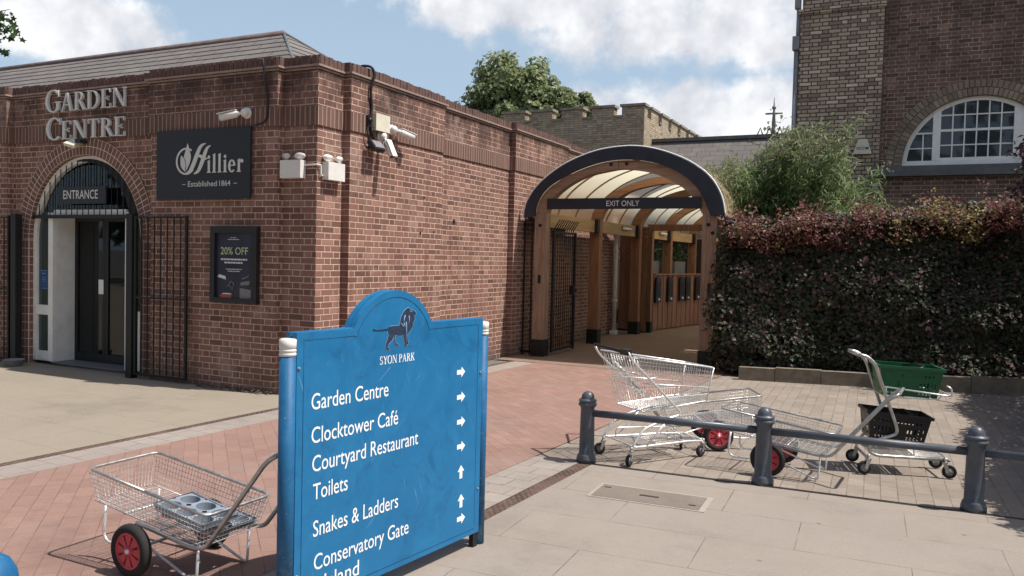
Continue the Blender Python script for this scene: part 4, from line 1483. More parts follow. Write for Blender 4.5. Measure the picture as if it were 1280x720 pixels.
# open iron gate standing along the walkway
t = thing('iron_gate', 'open black iron bar gate with slanted spikes behind the left timber post', 'gate', (-5.82, 13.7, 0))
mb = M()
xg = -5.735
mb.box(xg-0.02, xg+0.02, 13.24, 13.28, 0.06, 2.2)
mb.box(xg-0.025, xg+0.025, 14.24, 14.29, 0.04, 2.2)
for z in (0.07, 2.155):
    mb.box(xg-0.015, xg+0.015, 13.28, 14.24, z, z+0.04)
mb.build('frame', m_iron, t)
mb = M()
for k in range(1, 10):
    yy = 13.26+k*0.098
    mb.cyl((xg, yy, 0.11), (xg, yy, 2.155), 0.008, 6)
mb.build('bar', m_iron, t)
mb = M()
for k in range(0, 10):
    yy = 13.28+k*0.098
    mb.tube([(xg, yy, 2.19), (xg, yy, 2.23), (xg+0.10, yy+0.02, 2.40)], 0.010, 6)
mb.build('spike', m_iron, t)
mb = M()
mb.box(xg-0.04, xg+0.035, 14.16, 14.235, 1.05, 1.22)
mb.box(xg-0.05, xg+0.05, 14.235, 14.30, 1.10, 1.16)
mb.build('lock', m_iron, t)
t = thing('side_railing', 'narrow black iron railing filling the gap between brick wall and timber post', 'railing', (-6.15, 13.1, 0))
mb = M()
for xx in (-6.21, -6.07):
    mb.box(xx-0.012, xx+0.012, 13.08, 13.105, 0.0, 2.40)
mb.build('bar', m_iron, t)
mb = M()
mb.box(-6.34, -6.0, 13.08, 13.105, 0.05, 0.09)
mb.box(-6.34, -6.0, 13.08, 13.105, 2.28, 2.32)
mb.build('rail', m_iron, t)
# downpipe
t = thing('downpipe', 'white plastic downpipe on the brick wall inside the walkway', 'pipe', (-6.26, 17.95, 0))
mb = M()
mb.tube(fillet([(-6.33, 17.2, 2.62), (-6.22, 17.45, 2.60), (-6.22, 17.95, 2.28), (-6.22, 17.98, 2.1), (-6.22, 17.98, 0.06)], 0.12), 0.052, 12)
mb.build('pipe', m_whitep, t)
mb = M()
for z in (0.75, 1.9):
    mb.lathe([(0.064, z), (0.064, z+0.06)], (-6.22, 17.98, 0), 12)
mb.box(-6.29, -6.15, 17.9, 18.06, 0.0, 0.10)
mb.build('collar', m_whitep, t)
# diagonal boarded screen
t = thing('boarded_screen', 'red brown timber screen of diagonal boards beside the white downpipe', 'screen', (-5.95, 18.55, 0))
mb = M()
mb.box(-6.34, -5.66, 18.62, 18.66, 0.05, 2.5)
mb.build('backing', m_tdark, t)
mb = M()
x0, x1 = -6.33, -5.67
zz = -0.55
while zz < 2.55:
    p = [(x0, zz+0.66), (x1, zz), (x1, zz+0.098), (x0, zz+0.758)]
    p = [(a, min(max(b, 0.06), 2.5)) for a, b in p]
    if max(b for a, b in p)-min(b for a, b in p) > 0.02:
        mb.prism(p, 0, 0.022, lambda u, v, d: (u, 18.62-d, v))
    zz += 0.115
mb.build('board', m_tred, t)
# plank fence with locks
A0, A1 = Vector((-5.765, 19.5)), Vector((-5.18, 23.4))
ud = (A1-A0).normalized()
nd = Vector((ud.y, -ud.x))
t = thing('plank_fence', 'red brown plank fence at the back of the covered walkway', 'fence', (-5.5, 21.4, 0))
mb = M()
L = (A1-A0).length
k = 0
while k*0.145 < L-0.12:
    a = A0+ud*(k*0.145)
    b = A0+ud*(k*0.145+0.138)
    o_ = nd*(0.0 if k % 2 else 0.012)
    mb.prism([(a.x+o_.x, a.y+o_.y), (b.x+o_.x, b.y+o_.y), (b.x+o_.x-nd.x*0.02, b.y+o_.y-nd.y*0.02), (a.x+o_.x-nd.x*0.02, a.y+o_.y-nd.y*0.02)][::-1], 0.03, 1.36+(0.004*(k % 3)), lambda u, v, d: (u, v, d))
    k += 1
mb.build('plank', m_tfence, t)
mb = M()
mb.prism([(A0.x+nd.x*0.05, A0.y), (A1.x+nd.x*0.05, A1.y), (A1.x-nd.x*0.05, A1.y), (A0.x-nd.x*0.05, A0.y)], 1.372, 1.405, lambda u, v, d: (u, v, d))
mb.build('cap_rail', m_tfence, t)
for i, s_ in enumerate((0.05, 0.77, 1.49, 1.88, 2.55)):
    c = A0+ud*(s_+0.12)+nd*0.03
    t = thing('wall_plate_box', ('black oblong box on the plank fence, the nearest of five', 'black oblong box on the plank fence, second nearest of five', 'black oblong box on the plank fence, middle one of five', 'black oblong box on the plank fence, close behind the middle one', 'black oblong box on the plank fence, the farthest of five')[i], 'box', (c.x, c.y, 0.7), atan2(ud.y, ud.x), 'black boxes on the plank fence')
    mb = M()
    mb.prism([(-0.14, 0), (0.14, 0), (0.14, 0.56), (0.10, 0.62), (-0.10, 0.62), (-0.14, 0.56)], 0, 0.05, lambda u, v, d: (u, -d, v))
    mb.build('casing', m_blackp, t, world=False)
    mb = M()
    mb.sphere((0, -0.055, 0.07), 0.032, 10)
    mb.build('knob', m_wirew, t, world=False)
    mb = M()
    mb.box(-0.09, 0.09, -0.056, -0.0505, 0.16, 0.48)
    mb.build('panel', m_iron, t, world=False)
# planters and plants behind the fence, dark back screen
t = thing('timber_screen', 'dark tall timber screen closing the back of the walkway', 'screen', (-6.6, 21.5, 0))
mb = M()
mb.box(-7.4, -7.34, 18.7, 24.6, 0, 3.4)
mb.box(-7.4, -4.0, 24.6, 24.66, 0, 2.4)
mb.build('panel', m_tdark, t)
for i, (yy, xx) in enumerate(((20.4, -6.35), (22.3, -6.15))):
    t = thing('planter', ('grey box planter with a spiky plant behind the near end of the plank fence', 'grey box planter with dark shrubs behind the far end of the plank fence')[i], 'planter', (xx, yy, 0.9), 0, 'planters behind the plank fence')
    mb = M()
    mb.box(xx-0.3, xx+0.3, yy-0.55, yy+0.55, 0.0, 1.72)
    mb.build('box', m_lgrey, t)
    rr = random.Random(20+i)
    pts = [((xx+rr.gauss(0, .22), yy+rr.gauss(0, .4), 1.74+abs(rr.gauss(0, .22))), (0.4, -0.4, 0.8)) for _ in range(420)]
    leaf_cloud(pts, 0.17 if i == 0 else 0.11, 0.2 if i == 0 else 0.5, 1 if i == 0 else 0, 0.7, 0, rr).build('foliage', m_plane, t)
# dark slatted side screen between walkway and hedge
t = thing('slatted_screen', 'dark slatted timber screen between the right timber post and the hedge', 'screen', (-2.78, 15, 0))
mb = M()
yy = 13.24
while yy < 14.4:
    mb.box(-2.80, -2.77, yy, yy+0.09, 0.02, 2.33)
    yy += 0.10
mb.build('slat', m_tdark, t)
mb = M()
mb.box(-2.765, -2.74, 13.22, 14.4, 0.4, 0.5)
mb.box(-2.765, -2.74, 13.22, 14.4, 1.9, 2.0)
mb.build('rail', m_tdark, t)

# ---------------------------------------------------------------- stable building on the right
YB = 17.0
st = thing('brick_stable', 'tall old brown brick building with a half round window above the hedge', 'building', (1.0, 17.5, 0))
WX, WZ, WR = 0.88, 3.60, 1.22
mb = M()
fr = lambda u, v, d: (u, YB-d, v)
mb.prism([(-0.73, 3.39), (WX-1.5, 3.39), (WX-1.5, WZ)]+arc(WX, WZ, 1.5, pi, 0, 26)[1:-1]+[(WX+1.5, WZ), (WX+1.5, 3.39), (9, 3.39), (9, 9.5), (-0.73, 9.5)], -0.4, 0, fr)
mb.prism([(-0.73, 0), (9, 0), (9, 3.39), (-0.73, 3.39)], -0.4, 0, fr)
mb.build('wall', m_brown, st)
mb = M()
mb.box(-2.22, -0.73, YB-0.10, YB+0.6, 0, 6.55)
mb.box(-2.19, -0.75, YB-0.06, YB+0.6, 6.64, 9.5)
mb.box(-2.16, -2.0, YB+0.6, YB+2, 0, 9.5)
mb.build('corner_pier', m_stock, st)
mb = M()
mb.box(-2.25, -0.70, YB-0.14, YB+0.6, 6.55, 6.64)
mb.build('string_course', m_stock, st)
mb = M()
n = 40
for i in range(n):
    a0, a1 = pi*i/n, pi*(i+1)/n
    P = lambda r, a, y: (WX+r*cos(a), y, WZ+r*sin(a))
    ri_, ro_ = WR, 1.5
    v = [P(ri_, a0, YB-0.012), P(ro_, a0, YB-0.012), P(ro_, a1, YB-0.012), P(ri_, a1, YB-0.012), P(ri_, a0, YB+0.16), P(ri_, a1, YB+0.16), P(ro_, a0, YB), P(ro_, a1, YB)]
    U = lambda a, r: (a*1.36, r)
    mb.add(v, [(0, 3, 2, 1), (0, 4, 5, 3), (1, 2, 7, 6)], uvs=[[U(a0, 0), U(a1, 0), U(a1, .29), U(a0, .29)], [U(a0, 0), U(a0, .15), U(a1, .15), U(a1, 0)], [U(a0, 0), U(a1, 0), U(a1, .02), U(a0, .02)]])
mb.box(WX-1.5, WX-WR, YB-0.012, YB+0.16, 3.58, WZ)
mb.build('arch_ring', m_vous, st)
mb = M()
mb.box(-0.88, 4.2, YB-0.14, YB+0.1, 3.39, 3.575)
mb.build('sill', m_lead, st)
w = None
mb = M()
ym = YB+0.13
fr = lambda u, v, d: (u, ym-d, v)
mb.prism(arc(WX, WZ, WR, 0, pi, 32)+arc(WX, WZ, WR-0.075, pi, 0, 32), 0, 0.06, fr)
mb.box(WX-WR, WX+WR, ym-0.065, ym, 3.58, 3.68)
for xx in (0.24, 1.52):
    zt = WZ+sqrt((WR-0.04)**2-(xx-WX)**2)
    mb.box(xx-0.085, xx+0.045 if xx < 1 else xx+0.085, ym-0.072, ym, 3.68, zt)
win = mb.build('window', m_white, st)
mb = M()
tb = 0.011
def zc(xx):
    return WZ+sqrt(max(0.0, (WR-0.06)**2-(xx-WX)**2))


for k in range(1, 6):
    xx = 0.285+(1.435-0.285)*k/6
    mb.box(xx-tb, xx+tb, ym-0.045, ym-0.015, 3.72, zc(xx))
for z, h in ((3.70, 0.03), (3.955, 0.011), (4.225, 0.022), (4.50, 0.011)):
    mb.box(0.285, 1.435, ym-0.048, ym-0.012, z-h, z+h)
for xx0, xx1 in ((WX-WR+0.08, 0.155), (1.605, WX+WR-0.08)):
    mb.box(0.0-0.011 if xx0 < 0 else 1.75, 0.011 if xx0 < 0 else 1.772, ym-0.045, ym-0.015, 3.68, 4.19)
    mb.box(xx0-0.02 if xx0 < 0 else xx0, xx1, ym-0.048, ym-0.012, 3.90, 3.92)
    mb.box(max(xx0, -0.12) if xx0 < 0 else xx0, xx1 if xx0 < 0 else 1.9, ym-0.048, ym-0.012, 4.17, 4.20)
mb.build('glazing_bar', m_white, win)
mb = M()
mb.prism(arc(WX, WZ, WR-0.05, 0, pi, 30), 0.028, 0.031, fr)
mb.build('pane', m_wglass, win)
mb = M()
for (x0, x1) in ((0.30, 0.50), (0.50, 0.88), (1.25, 1.42)):
    k = 0
    xx = x0
    while xx < x1:
        mb.add([(xx, ym+0.10+0.02*(k % 2), 3.75), (xx+0.03, ym+0.10+0.02*((k+1) % 2), 3.75), (xx+0.03, ym+0.10+0.02*((k+1) % 2), 4.75), (xx, ym+0.10+0.02*(k % 2), 4.75)], [(0, 1, 2, 3)])
        xx += 0.03
        k += 1
mb.build('curtain', m_curtain, win)
mb = M()
mb.add([(-0.5, YB+0.5, 3.3), (2.4, YB+0.5, 3.3), (2.4, YB+0.5, 5.2), (-0.5, YB+0.5, 5.2)], [(0, 1, 2, 3)])
mb.build('room_back', m_inside, st)
mb = M()
mb.cyl((-2.275, YB-0.05, 0), (-2.275, YB-0.05, 5.9), 0.05, 10)
mb.box(-2.35, -2.225, YB-0.14, YB+0.02, 5.88, 6.14)
mb.cyl((-2.26, YB-0.05, 6.14), (-2.26, YB-0.05, 6.7), 0.04, 10)
mb.box(-2.33, -2.225, YB-0.12, YB+0.02, 6.68, 7.1)
mb.build('downpipe', m_castor, st)
t = thing('alarm_box', 'cream tapered alarm box on the old stock brick pier', 'alarm', (-1.02, 16.86, 3.8))
mb = M()
mb.prism([(-1.175, 3.815), (-0.855, 3.815), (-0.865, 3.86), (-0.94, 4.095), (-1.09, 4.095), (-1.165, 3.86)], 0, 0.075, lambda u, v, d: (u, 16.90-d, v))
mb.build('casing', m_cream, t)
mb = M()
put_text(mb, 'SECOM', -1.12, -0.91, 3.895, 0.05, lambda u, v, d: (u, 16.8225-d, v), 0, 0.006)
mb.build('lettering', m_black, t)

# ---------------------------------------------------------------- far buildings
tw = thing('castle_tower', 'castellated pale stock brick tower beyond the brick wall', 'tower', (-10.5, 26, 0))
mb = M()
mb.box(-13.6, -8.15, 26.0, 35.5, 0, 6.42)
mb.build('wall', m_stockt, tw)
mer = [(-13.3, -12.45), (-12.2, -11.42), (-11.07, -10.30), (-9.98, -9.2), (-8.92, -8.15)]
ML, CP = [], []
for (a, b) in mer:
    ML.append((a, b, 26.0, 26.35, 6.42, 6.76))
    CP.append((a-0.05, b+0.05, 25.93, 26.40, 6.76, 6.84))
for i in range(4):
    CP.append((mer[i][1], mer[i+1][0], 25.94, 26.38, 6.422, 6.49))
y = 26.35
for k in range(7):
    a, b = y+0.42, y+1.25
    ML.append((-8.50, -8.15, a, b, 6.42, 6.76))
    CP.append((-8.55, -8.10, a-0.05, b+0.05, 6.76, 6.84))
    CP.append((-8.53, -8.11, b+0.06, b+0.36, 6.422, 6.48))
    y = b
for q in ML:
    M().box(*q).build('merlon', m_stockt, tw)
for q in CP:
    M().box(*q).build('coping', m_stone, tw)
mb = M()
mb.box(-12.05, -11.78, 25.985, 26.0, 5.83, 6.02)
mb.build('slit', m_black, tw)
ob = thing('slate_outbuilding', 'long low outbuilding with a grey slate roof behind the walkway', 'building', (-6, 22.5, 0))
mb = M()
mb.box(-9.3, -2.35, 25.0, 29.2, 0, 3.3)
mb.build('wall', m_stockt, ob)
mb = M()
mb.add([(-9.4, 24.7, 3.4), (-2.3, 24.7, 3.4), (-2.3, 27.0, 5.72), (-9.4, 27.0, 5.72), (-2.3, 29.4, 3.3), (-9.4, 29.4, 3.3)], [(0, 1, 2, 3), (3, 2, 4, 5)], uvs=[[(-9.4, 0), (-2.3, 0), (-2.3, 3.27), (-9.4, 3.27)], [(-9.4, 0), (-2.3, 0), (-2.3, 3.2), (-9.4, 3.2)]])
rf = mb.build('roof', m_slate, ob)
mb = M()
mb.box(-9.42, -2.28, 26.88, 27.12, 5.69, 5.80)
mb.build('ridge', m_lead, rf)
# iron finial on that ridge
t = thing('roof_finial', 'dark iron finial with a cross shaped head on the slate ridge', 'finial', (-4.25, 27.0, 5.75))
mb = M()
cx_ = -4.24
mb.tube([(cx_, 27, 5.75), (cx_, 27, 6.15), (cx_, 27, 6.6), (cx_, 27, 6.95)], [0.05, 0.06, 0.03, 0.012], 8)
mb.tube([(cx_-0.26, 27, 6.45), (cx_+0.26, 27, 6.45)], 0.03, 6)
mb.sphere((cx_, 27, 6.63), 0.07, 8)
mb.build('spindle', m_lgrey, t)
mb = M()
for dx_ in (-0.42, -0.14, 0.18, 0.4):
    mb.tube([(cx_+dx_-0.09, 27, 5.75), (cx_+dx_+0.02, 27, 6.02), (cx_+dx_+0.11, 27, 5.75)], 0.025, 5)
mb.build('cresting', m_iron, t)

# ---------------------------------------------------------------- trees
def crown(rr, c, rad, nclump, leaves, size, flat=0.8, squash=1.0):
    pts = []
    for _ in range(nclump):
        while True:
            d = Vector((rr.gauss(0, 1), rr.gauss(0, 1), rr.gauss(0, 1)))
            if d.length > 0.1:
                break
        d.normalize()
        rrad = rr.uniform(0.45, 0.98)
        cc = Vector((c[0]+d.x*rad[0]*rrad, c[1]+d.y*rad[1]*rrad, c[2]+d.z*rad[2]*rrad))
        cr = rr.uniform(0.16, 0.30)*min(rad)
        for _ in range(leaves):
            n_ = Vector((rr.gauss(0, 1), rr.gauss(0, 1), rr.gauss(0, 1)+0.25)).normalized()
            p = cc+Vector((n_.x*cr*1.15, n_.y*cr*1.15, n_.z*cr*flat))*rr.uniform(0.7, 1.08)
            pts.append((p, n_+d*0.4+Vector((0, 0, 0.3))))
    return pts


def limb_tree(t, base, top, r, rr, crowns):
    mb = M()
    B, T = Vector(base), Vector(top)
    mb.tube([B, B.lerp(T, 0.35)+Vector((rr.uniform(-.2, .2), 0, 0)), B.lerp(T, 0.7), T], [r, r*0.75, r*0.5, r*0.22], 9)
    mb.build('trunk', m_bark, t)
    for k in range(6):
        mb = M()
        s0 = B.lerp(T, rr.uniform(0.45, 0.8))
        a = 2*pi*k/6+rr.uniform(-.4, .4)
        e_ = s0+Vector((cos(a)*crowns[0]*0.75, sin(a)*crowns[0]*0.75, crowns[1]*rr.uniform(0.3, 0.7)))
        mb.tube([s0, s0.lerp(e_, 0.5)+Vector((0, 0, 0.2)), e_], [r*0.4, r*0.25, r*0.08], 7)
        mb.build('limb', m_bark, t)


rr = random.Random(11)
t = thing('broadleaf_tree', 'tall round crowned green tree rising behind the brick wall', 'tree', (-19.9, 40, 0), 0, 'green trees beyond the tower')
limb_tree(t, (-19.9, 40, 0), (-19.9, 40, 10.6), 0.35, rr, (2.6, 2.0))
leaf_cloud(crown(rr, (-19.75, 40, 9.9), (2.75, 2.6, 2.55), 150, 130, 0.24)+crown(rr, (-21.6, 39.6, 9.0), (1.5, 1.5, 1.6), 50, 120, 0.24)+crown(rr, (-18.0, 39.6, 8.6), (1.5, 1.5, 1.6), 50, 120, 0.24), 0.25, 0.75, 0, 0.45, 0, rr).build('crown', m_tree, t)
t = thing('broadleaf_tree', 'smaller green tree crown just right of the tall round tree', 'tree', (-16.6, 40.5, 0), 0, 'green trees beyond the tower')
limb_tree(t, (-16.6, 40.5, 0), (-16.6, 40.5, 9.5), 0.25, rr, (1.5, 1.2))
leaf_cloud(crown(rr, (-16.7, 40.5, 9.1), (1.2, 1.2, 1.75), 60, 130, 0.24)+crown(rr, (-15.9, 40.5, 8.6), (0.9, 0.9, 1.3), 30, 110, 0.24), 0.25, 0.75, 0, 0.45, 0, rr).build('crown', m_tree, t)
# plane tree whose branch tips enter the left edge
t = thing('plane_tree', 'plane tree whose green leaves reach into the top left of the sky', 'tree', (-26.5, 14, 0))
mb = M()
mb.tube([(-26.5, 14, 0), (-26.4, 14, 4), (-26.2, 14, 8), (-25.8, 14, 10.5)], [0.35, 0.3, 0.2, 0.1], 9)
mb.build('trunk', m_bark, t)
mb = M()
mb.tube([(-26.3, 14, 6.8), (-24.8, 14, 7.4), (-23.0, 14, 7.75), (-22.5, 14, 7.7), (-22.2, 14, 7.58)], [0.12, 0.08, 0.04, 0.016, 0.006], 7)
mb.tube([(-24.8, 14, 7.4), (-23.2, 14.2, 7.1), (-22.5, 14.2, 6.95)], [0.06, 0.03, 0.01], 6)
mb.tube([(-23.0, 14, 7.75), (-22.5, 14, 8.05), (-22.1, 14, 8.05)], [0.03, 0.015, 0.006], 6)
mb.build('limb', m_bark, t)
rr = random.Random(4)
pts = []
for (px, pz, sx_, n_) in ((-22.42, 8.0, 0.10, 9), (-22.2, 7.62, 0.13, 9), (-22.36, 7.55, 0.16, 14), (-22.62, 6.97, 0.12, 9), (-22.9, 7.9, 0.3, 40)):
    for _ in range(n_):
        pts.append(((px+rr.gauss(0, sx_*0.6), 14+rr.gauss(0, .25), pz+rr.gauss(0, sx_*0.7)), (0.5, -0.7, 0.5)))
pts += [(p, n_) for p, n_ in crown(rr, (-26.3, 13.6, 8.6), (2.2, 0.7, 2.4), 60, 26, 0.2)]
leaf_cloud(pts, 0.23, 0.8, 2, 0.5, 0, rr).build('crown', m_plane, t)

# tree belt added behind the viewer to shade the entrance, mirrored in doors
rr = random.Random(77)
pts = []
for k in range(26):
    c0 = (-36+k*2.6+rr.uniform(-1, 1), -13+rr.uniform(-3, 2), rr.uniform(4.5, 8.5))
    pts += crown(rr, c0, (3.2, 2.6, c0[2]*0.95), 16, 20, 0.8)
wd = leaf_cloud(pts, 1.0, 0.8, 0, 0.6, 0, rr).build('shade_wood', m_plane)
wd['kind'] = 'stuff'

# small far tree behind the outbuilding ridge
rr = random.Random(8)
t = thing('far_tree', 'thin leaved grey green tree top behind the slate ridge beside the old building', 'tree', (-4.0, 33, 0))
mb = M()
mb.tube([(-4.0, 33, 0), (-4.0, 33, 4), (-3.9, 33, 7.0)], [0.16, 0.12, 0.03], 7)
mb.build('trunk', m_bark, t)
pts = []
for (px, pz, sx_, sz_, n_) in ((-3.95, 7.15, 0.35, 0.12, 60), (-4.3, 6.2, 0.35, 0.25, 60), (-5.1, 7.05, 0.3, 0.28, 60), (-4.9, 6.2, 0.35, 0.2, 40), (-3.7, 6.5, 0.3, 0.2, 40)):
    pts += [((px+rr.gauss(0, sx_*.6), 33+rr.gauss(0, .3), pz+rr.gauss(0, sz_)), (0, -0.5, 0.8)) for _ in range(n_)]
leaf_cloud(pts, 0.17, 0.6, 0, 0.7, 0, rr).build('crown', m_tree, t)

# ---------------------------------------------------------------- hedge, bamboo, purple tree
rr = random.Random(21)
hg = thing('purple_hedge', 'tall dark purple clipped hedge with red and olive young shoots on top', 'hedge', (-0.4, 13.6, 0.1))
HY = lambda x: 12.66+0.2*(x+2.3)
HT = lambda x: 2.22+0.085*(x+2.6)


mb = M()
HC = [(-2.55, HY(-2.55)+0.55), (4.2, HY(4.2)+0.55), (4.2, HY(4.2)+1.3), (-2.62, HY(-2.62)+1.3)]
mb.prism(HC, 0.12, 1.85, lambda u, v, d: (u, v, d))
mb.build('dark_core', m_core, hg)  # solid dark core added behind the leaves to block light
pts, ptsp = [], []
for _ in range(1500):
    x = rr.uniform(-2.72, 2.6)
    z = 0.10+2.2*rr.random()
    bul = 0.09*sin(x*2.3+z*1.7)+0.08*sin(x*5.1-z*3.3)+0.06*sin(z*7+x)
    c0 = Vector((x, HY(x)+0.16-bul*0.8+0.05*z+0.34*(max(0.0, z-0.8)/1.4)**1.4+abs(rr.gauss(0, 0.07)), z*(HT(x)/2.22)))
    cr = rr.uniform(0.08, 0.20)
    pale = rr.random() < 0.20*max(0.05, (z-0.9)/1.3)
    for k in range(52):
        n_ = Vector((rr.gauss(0, 1), -abs(rr.gauss(0, 1))-0.15, rr.gauss(0, 1)+0.3)).normalized()
        p = c0+Vector((n_.x*cr*1.25, n_.y*cr, n_.z*cr*0.8))*rr.uniform(0.75, 1.1)
        if p.z < 0.1:
            continue
        q = (0.45 if pale else 0.06*max(0.15, z-0.6))
        (ptsp if rr.random() < q and n_.z > -0.2 else pts).append((p, n_*0.8+Vector((0.10, -0.28, 0.42))))  # paler leaves high up and facing upward, painted sun highlights
for _ in range(14000):   # top and left end
    x = rr.uniform(-2.74, 2.6)
    y = HY(x)+rr.uniform(0.30, 1.35)
    pts.append(((x, y, HT(x)-abs(rr.gauss(0, 0.10))+0.05*sin(x*4+y*3)), (rr.gauss(0, .4), -0.4, 1.0)))
for _ in range(3500):
    y = HY(-2.7)+rr.uniform(0.05, 1.3)
    pts.append(((-2.70+rr.gauss(0, 0.05), y, rr.uniform(0.15, 2.25)), (-1, rr.gauss(0, .4), 0.5)))
leaf_cloud(pts, 0.068, 0.78, 0, 0.30, 0.5, rr).build('foliage', m_hedge, hg)
leaf_cloud(ptsp, 0.066, 0.75, 0, 0.35, 0.4, rr).build('lit_foliage', m_hpink, hg)
pr, po = [], []
for _ in range(640):
    x = rr.uniform(-2.72, 2.4)
    y = HY(x)+rr.uniform(0.12, 0.95)
    h = abs(rr.gauss(0.0, 0.17))+0.10
    ol = 0.5+0.5*sin(x*2.6+1.2)
    ol = 0.62 if (-0.40 < x < 0.95) else 0.10
    tgt = po if rr.random() < ol else pr
    lean = Vector((rr.gauss(0, .25), rr.gauss(-0.15, .25), 1)).normalized()
    b0 = Vector((x, y, HT(x)-0.34+0.08*sin(x*7)))
    for k in range(28):
        p = b0+lean*(h+0.24)*rr.random()+Vector((rr.gauss(0, .05), rr.gauss(0, .05), rr.gauss(0, .02)))
        tgt.append((p, (rr.gauss(0, .6), -0.4, 0.8)))
leaf_cloud(pr, 0.058, 0.62, 0, 0.5, 0, rr).build('red_shoots', m_hred, hg)
leaf_cloud(po, 0.058, 0.62, 0, 0.5, 0, rr).build('olive_shoots', m_holive, hg)

rr = random.Random(55)
bb = thing('bamboo_clump', 'tall feathery green bamboo clump between the walkway roof and the old building', 'bamboo', (-1.9, 14.9, 0.1))
mb = M()
stems = []
for k in range(96):
    x = rr.uniform(-3.15, -0.95)
    y = rr.uniform(14.35, 15.6)
    top = 3.30+0.42*math.exp(-((x+1.75)/0.45)**2)+rr.gauss(0, 0.16)-2.0*max(0, (x+1.6)/0.8)
    lean = Vector((rr.gauss(0.02, .13), rr.gauss(-0.12, .12), 0))
    a = Vector((x, y, 0.1))
    P = [a, a+lean*0.25+Vector((0, 0, top*0.4)), a+lean*1.2+Vector((0, 0, top*0.8)), a+lean*2.6+Vector((0, 0, top))]
    P = smooth_pts(P, 5)
    stems.append(P)
    mb.tube(P, [0.011*(1-0.7*i/len(P)) for i in range(len(P))], 5)
mb.build('cane', plain('bamboo_cane', (0.16, 0.17, 0.06), 0.5), bb)
pts, ptt = [], []
for P in stems:
    for _ in range(250):
        u = rr.uniform(0.5, 1.0)
        i = u*(len(P)-1)
        p = P[int(i)].lerp(P[min(int(i)+1, len(P)-1)], i-int(i))
        sp = 0.15*(1.12-u)+0.055
        q = p+Vector((rr.gauss(0, sp), rr.gauss(0, sp), rr.gauss(0, sp)))
        tgt = ptt if (q.z > 3.35+rr.gauss(0, .2) or q.x < -2.7) and rr.random() < 0.6 else pts
        tgt.append((q, (rr.gauss(0, .5), -0.5, 0.8)))
leaf_cloud(pts, 0.15, 0.17, 1, 0.6, 0.8, rr).build('foliage', m_bamb, bb)
leaf_cloud(ptt, 0.115, 0.17, 1, 0.6, 0.5, rr).build('tip_foliage', m_bambt, bb)

pt = thing('purple_tree', 'dark purple leaved tree at the right edge in front of the old building', 'tree', (3.4, 10.6, 0))
mb = M()
mb.tube([(3.4, 10.6, 0), (3.35, 10.6, 1.2), (3.2, 10.7, 2.6), (3.1, 10.8, 3.5)], [0.12, 0.10, 0.06, 0.03], 8)
mb.build('trunk', m_bark, pt)
mb = M()
for e_ in ((1.40, 12.9, 3.25), (2.1, 9.2, 2.5), (2.0, 8.0, 2.4), (3.0, 7.0, 2.7), (2.3, 12.0, 2.6)):
    a = Vector((3.3, 10.6, 1.5))
    mb.tube([a, a.lerp(Vector(e_), 0.5)+Vector((0, 0, .25)), e_], [0.05, 0.03, 0.008], 6)
mb.build('limb', m_bark, pt)
rr = random.Random(31)
pts = []
for _ in range(30000):
    y = rr.uniform(6.45, 13.2)
    z = rr.uniform(0.5, 2.75)
    xe = 0.56+0.55*z+0.10*sin(y*3.1)+0.08*sin(y*7.7+z*4)+abs(rr.gauss(0, 0.10))
    x = max(xe, 0.80+0.042*y+0.16) if z > 0.2 else xe
    x += rr.random()**2*1.5
    pts.append(((x, y, z), (-0.6, -0.3, 0.7)))
for (cx_, cy_, cz_, s_, n_) in ((1.36, 13.0, 3.3, 0.17, 240), (1.33, 13.0, 2.75, 0.13, 200), (1.45, 13.1, 3.0, 0.2, 260), (1.5, 13, 2.4, 0.2, 240)):
    pts += [((cx_+rr.gauss(0, s_*0.7), cy_+rr.gauss(0, s_), cz_+rr.gauss(0, s_*0.6)), (-0.3, -0.5, 0.7)) for _ in range(n_)]
leaf_cloud(pts, 0.10, 0.5, 0, 0.6, 0.4, rr).build('crown', m_purple, pt)

# ---------------------------------------------------------------- bollards and rails
BP = [(-2.449, 6.475), (-1.017, 6.54), (0.415, 6.605)]
prof = [(0.084, 0.0), (0.084, 0.035), (0.078, 0.046), (0.078, 0.056), (0.072, 0.066), (0.0645, 0.076), (0.062, 0.25), (0.0585, 0.452), (0.064, 0.468), (0.077, 0.480), (0.079, 0.490), (0.076, 0.499), (0.069, 0.505), (0.068, 0.510), (0.075, 0.515), (0.076, 0.522), (0.072, 0.530), (0.057, 0.535)]+[(0.0555*cos(radians(a_)), 0.538+0.0615*sin(radians(a_))) for a_ in (0, 15, 30, 45, 60, 75, 90)]
BLAB = ['round grey bollard at the left end of the low rail beside the drain', 'round grey bollard in the middle, in front of the flat cart wheel', 'round grey bollard at the right, beside the shadowed paving']
b0 = None
for i, (x, y) in enumerate(BP):
    if b0 is None:
        b0 = thing('bollard', BLAB[0], 'bollard', (x, y, 0), 0, 'grey bollards of the low rail barrier')
        M().lathe(prof, (0, 0, 0), 28).build('post', m_bollard, b0, world=False)
    else:
        c = b0.copy()
        COL.objects.link(c)
        c.location = (x, y, 0)
        c['label'] = BLAB[i]
        for ch in list(b0.children):
            d = ch.copy()
            COL.objects.link(d)
            d.parent = c
RL = ['grey tubular rail between the left and middle bollards', 'grey tubular rail between the middle and right bollards', 'grey tubular rail running out of the picture from the right bollard']
PTS = BP+[(1.85, 6.67)]
for i in range(3):
    a, b = PTS[i], PTS[i+1]
    mb = M()
    mb.cyl((a[0]+0.05, a[1], 0.415), (b[0]-0.05, b[1], 0.415), 0.0295, 14)
    tag(mb.build('rail', m_bollard, loc=(a[0], a[1], 0.415)), RL[i], 'rail', 'rails of the low barrier')

